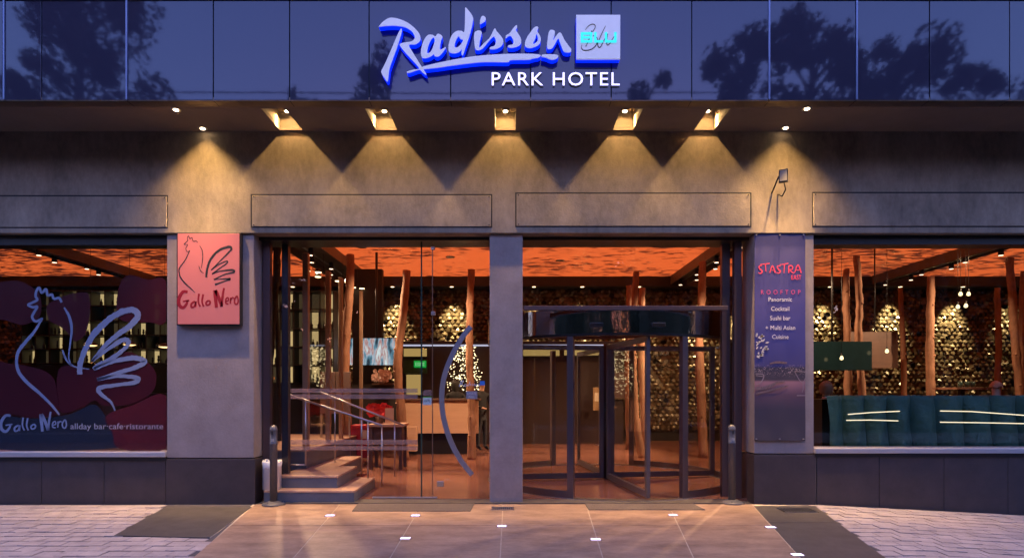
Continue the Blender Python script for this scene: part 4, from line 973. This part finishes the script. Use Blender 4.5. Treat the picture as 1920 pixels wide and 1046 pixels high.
# fairy light branches
M['fairy'] = emitmat('fairy light', (1,.78,.42), 5)
def fairy(px0, px1, py0, py1, Y, n, label, seed):
    rf = random.Random(seed); base = P((px0+px1)/2, py1, Y); e = empty('fairy_light_tree', base, label, 'light decoration')
    bm = bmesh.new(); bb = bmesh.new(); top = P((px0+px1)/2, py0, Y)
    add_tube(bb, [Vector((base.x, Y, FZ)), base, top], [.03,.02,.006], 7)
    for k in range(n):
        t = rf.random()**.8; z = base.z + (top.z-base.z)*t; w = (XatY(px1,Y)-XatY(px0,Y))/2*(1-t*.55); a = rf.uniform(0,6.28); r = w*math.sqrt(rf.random())
        p = Vector((base.x + r*math.cos(a), Y + .5*r*math.sin(a), z + rf.uniform(-.05,.05)))
        bmesh.ops.create_icosphere(bm, subdivisions=1, radius=rf.uniform(.008,.017), matrix=Matrix.Translation(p))
        if k % 7 == 0: add_tube(bb, [Vector((base.x, Y, max(base.z, z-.25))), p], [.008,.003], 4)
    link('branches', bm_mesh(bb), M['black'], e); tag(link('light_bulbs', bm_mesh(bm), M['fairy'], e), kind='stuff')
fairy(826, 916, 650, 752, 7.4, 330, 'dense warm fairy lights on branches behind the reception desk', 31)
fairy(578, 614, 655, 735, 6.2, 200, 'narrow cluster of warm fairy lights behind the stair posts', 32)

# plants, table, red box and small furniture by the stairs
def blob_flowers(name, c, w, h, n, size, m, m2, label, cat, seed, stem_z):
    rf = random.Random(seed); e = empty(name, (c.x,c.y,stem_z), label, cat); bm = bmesh.new(); bs = bmesh.new()
    for k in range(n):
        p = c + Vector((rf.uniform(-w,w), rf.uniform(-w*.5,w*.5), rf.uniform(0,h)))
        if k % 4 == 0: add_tube(bs, [(c.x,c.y,stem_z+.1), (p.x*.5+c.x*.5, p.y*.5+c.y*.5, (stem_z+p.z)/2+.1), p], [.006,.005,.004], 5)
        for q in range(5):
            a = q*1.257+rf.random(); d = Vector((math.cos(a), rf.uniform(-.6,.2), math.sin(a)))*size; s = Vector((-d.z, 0, d.x))*.45
            vs_ = [bm.verts.new(p), bm.verts.new(p+d*.6+s), bm.verts.new(p+d), bm.verts.new(p+d*.6-s)]; bm.faces.new(vs_)
    lathe('pot', [(.05,0),(.07,.02),(.09,.13),(.08,.13)], M['white'] if m2 else M['darkwood'], e, 16, (c.x,c.y,stem_z)); link('stems', bm_mesh(bs), M['leaf'], e); link('petals', bm_mesh(bm), m, e)
M['orchid'] = mat('orchid petal', (.72,.52,.45), .5); M['poin'] = mat('poinsettia red', (.55,.02,.02), .5)
q = P(716,718,5.6); sh = empty('wall_ledge', q, 'dark ledge under the orchids below the video screen', 'shelf')
pbox('ledge_board', 697, 737, 718, 721, 5.4, .45, M['darkwood'], sh); pbox('ledge_panel', 660, 748, 721.2, 800, 5.55, .3, M['darkwall'], sh)
blob_flowers('orchid', P(716,713,5.6)+Vector((0,0,0)), .2, .22, 44, .055, M['orchid'], 1, 'pale orchids on the dark ledge below the video screen', 'plant', 41, q.z)
tb = empty('console_table', P(715,862,3.4), 'small wooden table with flowers beside the stair handrail', 'table')
Y = 3.2
pbox('table_top', 690, 756, 795, 800, Y, .6, M['wood'], tb, .005); tz = ZatY(800,Y)
for px in (694, 750):
    for dy in (.04, .5): x = XatY(px,Y); box('leg', x-.03, x+.03, Y+dy, Y+dy+.06, FZ, tz-.001, M['darkwood'], tb)
pbox('apron', 693, 753, 800.3, 830, Y+.12, .3, M['darkwood'], tb)
blob_flowers('poinsettia', P(712,778,Y+.3), .2, .2, 50, .07, M['poin'], 0, 'red poinsettia in a pot on the small wooden table', 'plant', 42, ZatY(795,Y)+.001)
o = pbox('menu_card', 722, 738, 765, 792, Y+.1, .015, M['wood']); tag(o, 'tilted framed card standing on the small wooden table', 'card'); o.rotation_euler[1] = 0
rb = empty('red_box', P(672,862,3.9), 'bright red box standing behind the stair handrail', 'box'); pbox('box_body', 657, 690, 803, 858, 3.9, .4, M['red'], rb, .01); pbox('box_lid', 655.5, 691.5, 797, 803, 3.88, .44, M['red'], rb, .01)
pbox('box_label', 676, 688, 806, 822, 3.895, .004, mat('paper label', (.7,.5,.3), .6), rb)
bd = empty('folding_screen', P(628,800,3.4), 'pale two leaf board standing behind the stairs', 'board')
for a, b in ((600,628),(630,657)): pbox('board_leaf', a, b, 697, 775, 3.4, .04, mat('pale board', (.30,.22,.18), .5, noise=(5,(.2,.14,.11),.7)), bd, .004)
for px in (602, 655): pbox('board_leg', px-1.5, px+1.5, 775.5, 866, 3.405, .03, M['steel'], bd)

# notice stand and picture frame behind the revolving door
ns = empty('notice_stand', (XatY(1127,8.1),8.1,FZ), 'pole stand holding a small framed notice behind the revolving door', 'notice stand'); ny = 8.1
pbox('notice_board', 1112, 1143, 726, 769, ny, .03, mat('stand board', (.32,.20,.10), .4), ns, .003); pbox('notice_sheet', 1115, 1129, 736, 752, ny-.004, .003, mat('cream paper', (.6,.5,.36), .6), ns); pbox('notice_sheet', 1131, 1140, 736, 752, ny-.004, .003, M['ink'], ns)
tube('pole', [P(1127,769,ny+.015), Vector((XatY(1127,ny), ny+.015, FZ))], .016, M['steel'], ns); lathe('foot', [(.16,0),(.16,.012),(.02,.02)], M['steel'], ns, 20, (XatY(1127,ny), ny+.015, FZ))
pf = empty('picture_frame', P(1157,748,8.4), 'thin gold picture frame on the brown wall behind the revolving door', 'picture frame')
for a, b, c, d in ((1138,1139.6,692,748),(1174.4,1176,692,748),(1139.6,1174.4,692,693.6),(1139.6,1174.4,746.4,748)): pbox('frame_bar', a, b, c, d, 8.4, .06, M['gold'], pf)
pbox('picture', 1139.6, 1174.4, 693.6, 746.4, 8.44, .03, M['brownwall'], pf)

# right window: fabric covered banquette, painted light trails, screen, panel
bq = empty('banquette', P(1740,846,.8), 'row of seats covered in pleated teal fabric behind the right shop window', 'banquette')
bm = bmesh.new(); X0, X1 = XatY(1548,.7), 8.6; n = 420; Zt, Zb = ZatY(741,.7), ZatY(850,.7); g = []
for i in range(n+1):
    t = i/n; x = X0+(X1-X0)*t; colm = []
    xx = x + .05*math.sin(x*2.3); ph = xx*17; pl_ = abs(math.sin(ph/2))**.55; sag = .025*math.sin(ph+1.1)
    for j in range(13):
        s_ = j/12; fold = .19*(pl_-.5)*(.45+.55*min(1,s_*2.2)) + .010*math.sin(x*37+s_*6)*s_ + .012*math.sin(x*23-s_*9)*(1-s_) + .02*math.sin(x*3.1)
        lean = -.05*math.exp(-((x-X0)/.35)**2)*s_
        colm.append(bm.verts.new((x + .02*math.sin(ph+s_*1.5)*s_, .72 - fold - .06*s_, Zt - .02 + (.02*pl_ + sag*.5)*(1-s_) - (Zt-Zb)*s_ )))
    colm.insert(0, bm.verts.new((x, .98, Zt-.01 + sag*.3)))
    g.append(colm)
for a, b in zip(g, g[1:]):
    for j in range(13): bm.faces.new((a[j], a[j+1], b[j+1], b[j]))
link('fabric_cover', bm_mesh(bm, 'cover', True), M['teal'], bq); box('seat_body', X0+.1, X1, .99, 1.5, FZ, ZatY(742,1.0)-.05, M['black'], bq)
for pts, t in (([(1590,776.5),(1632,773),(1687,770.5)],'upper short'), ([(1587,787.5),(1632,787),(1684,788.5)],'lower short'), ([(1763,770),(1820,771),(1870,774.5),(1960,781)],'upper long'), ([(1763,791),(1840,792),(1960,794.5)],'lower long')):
    o = tube('painted_light_trail', [P(x,y,.44) for x,y in pts], .0065, emitmat('light trail glow', (1,.82,.55), 1.6)); tag(o, 'thin warm tube painted as a reflected car light trail, %s one, before the teal fabric' % t, 'painted light trail', 'painted light trails before the teal fabric')  # glowing tubes stand in for car light trails mirrored in the window
ds = empty('dark_screen', P(1580,695,4.3), 'large dark screen behind the right shop window beside the banner', 'screen'); pbox('screen_panel', 1500, 1635, 640, 694, 4.3, .06, mat('dark teal screen', (.012,.03,.035), .12), ds, .004); tube('ceiling_mount', [P(1560,641,4.34), Vector((XatY(1560,4.34),4.34,CEIL))], .02, M['dark'], ds)
wp = empty('wooden_panel', P(1660,690,5.6), 'brown wooden hanging panel behind the dark screen', 'panel'); pbox('panel_board', 1592, 1684, 622, 690, 5.6, .05, M['darkwood'], wp, .004); tube('ceiling_mount', [P(1640,622,5.62), Vector((XatY(1640,5.62),5.62,CEIL))], .015, M['dark'], wp)
for px, py, t in ((1578,671,'before the dark screen'), (1663,658,'before the brown wooden panel'), (1801,551,'upper left of the hanging cluster'), (1816,551,'upper right of the hanging cluster'), (1796,575,'lower left of the hanging cluster'), (1811,573,'lower right of the hanging cluster')):
    q = P(px, py, 4.0); e = empty('hanging_bulb', q, 'small glowing bulb ' + t, 'bulb', 'glowing bulbs behind the right shop window')
    lathe('bulb', [(.001,-.045),(.03,-.03),(.036,0),(.02,.035),(.012,.045)], emitmat('bulb glow', (1,.75,.38), 2.5), e, 12, local=True); lathe('socket', [(.014,.046),(.016,.09),(.004,.1)], M['dark'], e, 8, local=True); tube('cord', [(0,0,.1),(0,0,CEIL-q.z)], .004, M['dark'], e, 5, local=True)
ct = empty('cafe_table', PZ(1825,865,FZ), 'dark wooden cafe table with glasses behind the teal fabric', 'table'); cty = 3.6; cz_ = ZatY(728,cty)
pbox('table_top', 1795, 1860, 726, 730, cty, .7, M['bark'], ct, .004); box('table_leg', XatY(1827,cty)-.04, XatY(1827,cty)+.04, cty+.3, cty+.38, FZ, ZatY(730,cty), M['dark'], ct); lathe('table_foot', [(.25,0),(.25,.02),(.04,.04)], M['dark'], ct, 20, (XatY(1827,cty), cty+.34, FZ))
for px, t in ((1822,'left'),(1835,'middle'),(1846,'right')):
    o = lathe('drinking_glass', [(.03,0),(.04,.004),(.045,.12),(.04,.12),(.035,.012)], M['glass_edge'], None, 14); o.location = P(px,726,cty)+Vector((0,.3,.001)); tag(o, 'small glass on the cafe table, %s one of three' % t, 'glass', 'glasses on the cafe table')

# ================================================================== PEOPLE
def person(loc, rz, label, pose, skin, cloth, trousers, hair, hairlen):
    e = empty('person', loc, label, 'person', rz=rz)
    sit = pose == 'sit'; hz = .48 if sit else .93
    V, E, Rd = [], [], []
    def v(p, r, parent=None):
        V.append(p); Rd.append(r)
        if parent is not None: E.append((parent, len(V)-1))
        return len(V)-1
    pel = v((0,0,hz),(.155,.12)); wa = v((0,.0,hz+.2),(.135,.105),pel); ch = v((0,.015,hz+.38),(.165,.115),wa); ne0 = v((0,0,hz+.52),(.075,.07),ch); ne1 = v((0,-.015,hz+.60),(.052,.055),ne0); hd = v((0,-.03,hz+.70),(.078,.092),ne1); ht = v((0,-.02,hz+.80),(.066,.08),hd)
    for s in (-1,1):
        a = v((s*.19,0,hz+.47),(.06,.06),ch); b = v((s*.24,-.04,hz+.2),(.045,.045),a); c = v((s*.17,-.26,hz+.13),(.034,.034),b); d = v((s*.15,-.34,hz+.13),(.036,.018),c)
        for k in range(4): f = v((s*.15+(k-1.5)*.02,-.39-.004*(k in (1,2)),hz+.125),(.009,.009),d); v((s*.15+(k-1.5)*.021,-.425-.006*(k in (1,2)),hz+.11),(.008,.008),f)
        th = v((s*.15-s*.045,-.36,hz+.12),(.010,.010),d); v((s*.15-s*.055,-.385,hz+.112),(.009,.009),th)
        if sit: k1 = v((s*.11,-.42,hz+.02),(.062,.062),pel); k2 = v((s*.11,-.46,.08),(.045,.045),k1)
        else: k1 = v((s*.10,.0,.5),(.065,.065),pel); k2 = v((s*.10,.02,.09),(.045,.045),k1)
        v((s*.11,-.16-(.44 if sit else 0),.04),(.04,.035),k2)
    v((0,-.125,hz+.70),(.012,.014),hd)
    me = bpy.data.meshes.new('body'); me.from_pydata(V, E, []); o = bpy.data.objects.new('temp_body', me); col.objects.link(o)
    sk = o.modifiers.new('s','SKIN'); sd = o.modifiers.new('d','SUBSURF'); sd.levels = 2
    for i, r in enumerate(Rd): me.skin_vertices[0].data[i].radius = r
    me.skin_vertices[0].data[0].use_root = True
    dg = bpy.context.evaluated_depsgraph_get(); bme = bpy.data.meshes.new_from_object(o.evaluated_get(dg)); bpy.data.objects.remove(o)
    bme.materials.clear()
    for m_ in (cloth, skin, trousers): bme.materials.append(m_)
    for p in bme.polygons:
        c = p.center; p.use_smooth = True
        p.material_index = 1 if c.z > hz+.555 or (c.y < -.30 and abs(c.x) > .05 and abs(c.z-hz-.12) < .06) else (2 if c.z < hz+.04 else 0)
    link('body', bme, None, e, True)
    bm = bmesh.new(); bmesh.ops.create_uvsphere(bm, u_segments=18, v_segments=12, radius=1); rr_ = random.Random(len(label))
    bmesh.ops.delete(bm, geom=[q for q in bm.verts if q.co.y < -.55 and q.co.z < .55 or q.co.z < -.35-hairlen], context='VERTS')
    for q in bm.verts:
        q.co = Vector((q.co.x*(.098+.02*hairlen), q.co.y*.112-.012, hz+.735+q.co.z*(.105 if q.co.z > 0 else .12+.3*hairlen)))*1.0 + Vector((rr_.uniform(-1,1),rr_.uniform(-1,1),rr_.uniform(-1,1)))*.004
    link('hair', bm_mesh(bm,'hair',True), hair, e, True)
    bm = bmesh.new()
    for s in (-1,1): bmesh.ops.create_icosphere(bm, subdivisions=1, radius=.012, matrix=Matrix.Translation((s*.033,-.112,hz+.725)))
    link('eyes', bm_mesh(bm), M['ink'], e, True)
    return e
SKIN = mat('skin', (.48,.27,.18), .5); BLK = mat('black clothing', (.012,.012,.014), .8); DRK = mat('dark trousers', (.02,.02,.025), .8); HB = mat('black hair', (.01,.008,.007), .6); HBR = mat('brown hair', (.22,.11,.05), .6); HG = mat('thin grey hair', (.42,.20,.11), .6)
person((XatY(854,6.75), 6.75, FZ), R(180), 'person with long black hair in black turned away behind the reception desk', 'stand', SKIN, BLK, DRK, HB, .55)
person((XatY(903,6.9), 6.9, FZ), R(35), 'person in dark clothes with short black hair at the end of the reception desk', 'stand', SKIN, BLK, DRK, HB, .0)
person((XatY(1549,1.75), 1.75, FZ+.34), R(155), 'person with brown hair seated at the banner end of the teal seats', 'sit', SKIN, mat('tan top', (.35,.16,.08), .8), DRK, HBR, .35)
person((XatY(1868,1.9), 1.9, FZ+.34), R(150), 'bald person in brown seated behind the teal fabric near the slim trunk', 'sit', SKIN, mat('brown top', (.16,.06,.04), .8), DRK, HG, -.2)
for px, Y, t in ((1549,1.75,'brown haired'), (1868,1.9,'bald')):
    e = empty('stool', (XatY(px,Y), Y, FZ), 'dark padded stool under the %s seated person' % t, 'stool'); lathe('seat', [(.2,.6),(.22,.62),(.22,.72),(.2,.735)], M['black'], e, 20, local=True); lathe('leg', [(.03,.02),(.03,.6)], M['steel'], e, 12, local=True); lathe('foot', [(.2,0),(.2,.015),(.03,.02)], M['steel'], e, 20, local=True)

# ================================================================== ACROSS THE STREET (mirrored in the fascia and the windows)
park = struct(sheet('park_lawn', -70, 70, -80, -15, 4, 4, lambda x, y: -.35, mat('park soil', (.05,.055,.03), .9)))
struct(box('park_kerb', -70, 70, -15, -14.8, -.6, -.22, M['kerb']))
M['canopy'] = mat('dark foliage', (.030,.040,.022), .7, noise=(.8,(.018,.024,.014),.8)); M['treebark'] = mat('tree bark', (.07,.055,.045), .9, bump=(12,.6,.05))
def tree(x, y, h, rx, z0, n, label, seed, leaf=.30, name='park_tree'):
    rt = random.Random(seed); e = empty(name, (x,y,-.35), label, 'tree', 'trees of the park across the street')
    bt = bmesh.new(); add_tube(bt, [(x,y,-.4),(x+.1,y,h*.25),(x-.1,y,h*.5),(x,y,h*.9)], [.32*h/14,.26*h/14,.18*h/14,.05], 9)
    bm = []; verts = []; faces = []
    nc = max(12, n//110); cl = []
    for k in range(nc):
        t = rt.random(); z = z0+(h-z0)*(t**.8); w = rx*math.sqrt(max(.08, 1-((t-.42)/.62)**2)); a = rt.uniform(0,6.283); r = w*math.sqrt(rt.uniform(.12,1))
        c = Vector((x+r*math.cos(a), y+r*math.sin(a), z)); cl.append((c, rt.uniform(.5,1.15)*rx*.30))
        b0 = Vector((x, y, max(1.5, z - .5*r - .6))); add_tube(bt, [b0, (b0+c)/2+Vector((0,0,.2)), c], [.07,.05,.015], 5)
    for k in range(n):
        c, s = cl[rt.randrange(nc)]
        d = Vector((rt.gauss(0,1), rt.gauss(0,1), rt.gauss(0,.75))); d = d/max(.3,d.length)*s*rt.random()**.45
        p = c+d; u = Vector((rt.uniform(-1,1), rt.uniform(-1,1), rt.uniform(-1,1))).normalized()*leaf*rt.uniform(.5,1); w_ = u.cross(Vector((rt.uniform(-1,1), rt.uniform(-1,1), rt.uniform(-1,1)))).normalized()*leaf*.35
        i = len(verts); verts += [p-u*.5, p+w_, p+u*.5, p-w_]; faces.append((i,i+1,i+2,i+3))
    me = bpy.data.meshes.new('crown'); me.from_pydata(verts, [], faces)
    link('trunk', bm_mesh(bt,'trunk',True), M['treebark'], e); link('crown', me, M['canopy'], e)
VD = 24.2
def tx(px): return (px-960)/F*VD
tree(tx(150), -18, 20.5, 2.9, 3.0, 15000, 'tall dark tree across the street mirrored at the left end of the fascia', 1)
tree(tx(1395), -18, 15.6, 2.4, 3.0, 8000, 'rounded tree mirrored in the fascia right of the logo square', 2)
tree(tx(1535), -18.6, 17.2, 2.5, 3.0, 8500, 'highest tree of the clump mirrored in the right fascia', 3)
tree(tx(1680), -18, 15.8, 2.6, 3.0, 8000, 'broad tree of the clump mirrored in the right fascia panels', 4)
tree(tx(1835), -18, 14.6, 2.2, 3.0, 4600, 'lower tree mirrored at the right end of the fascia', 5)
tree(tx(725), -18, 14.7, 1.9, 2.5, 3800, 'low tree top mirrored under the big script initial', 6)
tree(tx(1205), -18, 14.2, 1.8, 2.5, 3600, 'low tree top mirrored just right of the small capitals', 7)
rt = random.Random(9); verts, faces = [], []
for k in range(62000):
    p = Vector((rt.uniform(-75,75), rt.uniform(-27,-22.5), 0)); hh = 13.6+1.2*math.sin(p.x*.43)+1.0*math.sin(p.x*1.1+1)+.6*math.sin(p.x*2.9)
    p.z = -.3 + (hh+.3)*rt.random()**(.9 if k < 34000 else 1.7); u = Vector((rt.uniform(-1,1),rt.uniform(-1,1),rt.uniform(-1,1))).normalized()*1.1; w_ = u.cross(Vector((rt.uniform(-1,1),rt.uniform(-1,1),rt.uniform(-1,1)))).normalized()*.42
    i = len(verts); verts += [p-u*.5,p+w_,p+u*.5,p-w_]; faces.append((i,i+1,i+2,i+3))
me = bpy.data.meshes.new('wood'); me.from_pydata(verts, [], faces)  # wood added and packed dense to block the horizon glow
tag(link('glow_blocking_wood', me, M['canopy']), 'dense dark wood across the street, added and packed to block the low sky glow', 'wood', kind='stuff')
for zc, t in ((9.15,'upper'), (8.55,'lower')):
    o = tube('overhead_wire', [(-45,-9,zc+.6),(-20,-9,zc),(0,-9,zc-.1),(20,-9,zc),(45,-9,zc+.6)], .016, M['dark']); tag(o, 'thin overhead street wire mirrored in the fascia, %s one' % t, 'wire', 'overhead wires mirrored in the fascia')

# lobby beams: lit trough lamps, plus unseen fill beams added above the glass door
IN = (1, .64, .38)
for loc, tgt, p, a in (((-4.4,3.3,4.3),(-2.9,1.0,0),420,70), ((-4.4,4.8,4.3),(-3.0,3.9,.6),380,60), ((-1.2,3.2,4.6),(-3.3,4.2,2.6),420,45), ((-1.2,3.2,4.6),(-1.5,5.8,.9),420,55), ((-4.3,6.2,4.3),(-2.3,4.9,1.8),520,60), ((-4.3,5.2,4.3),(-.9,5.0,2.2),620,50), ((-4.3,7.0,4.3),(-1.6,5.8,1.0),600,50),
        ((4.7,4.0,4.3),(2.7,5.2,1.8),520,60), ((4.7,5.4,4.3),(2.6,6.3,2.0),450,60), ((4.7,3.0,4.3),(2.2,1.6,0),520,75), ((4.7,2.6,4.3),(4.0,5.2,1.8),380,60),
        ((10.3,3.0,4.3),(7.6,4.9,2.2),620,70), ((10.3,4.4,4.3),(9.8,4.8,2.2),260,70), ((4.75,3.6,4.3),(7.4,4.7,2.2),420,60), ((-10.3,3.4,4.3),(-8.2,3.6,1.4),160,70), ((4.7,6.6,4.3),(1.0,7.2,0),520,70), ((-4.3,3.0,4.3),(-.8,2.4,0),420,60)):
    spot('track_and_fill_beam', loc, tgt, p*2.1, IN, a, .8, .05)

for x, y, t in ((-1.2,3.2,'added as source of the fill beams above the glass door'), (-1.5,6.4,'before the reception'), (-3.4,5.4,'beside the tallest trunk'), (1.2,6.8,'above the revolving door')):  # disc above the glass door is added to give the fill beams a source
    e = empty('ceiling_downlight', (x, y, CEIL-.005), 'small round light in the orange ceiling ' + t, 'ceiling light', 'round lights in the orange ceiling')
    lathe('trim_ring', [(.07,-.012),(.11,-.014),(.11,.0),(.07,.0)], M['steel'], e, 18, local=True); lathe('lamp_lens', [(.001,-.012),(.068,-.010),(.068,-.001),(.001,-.001)], M['lampsoft'], e, 16, local=True)
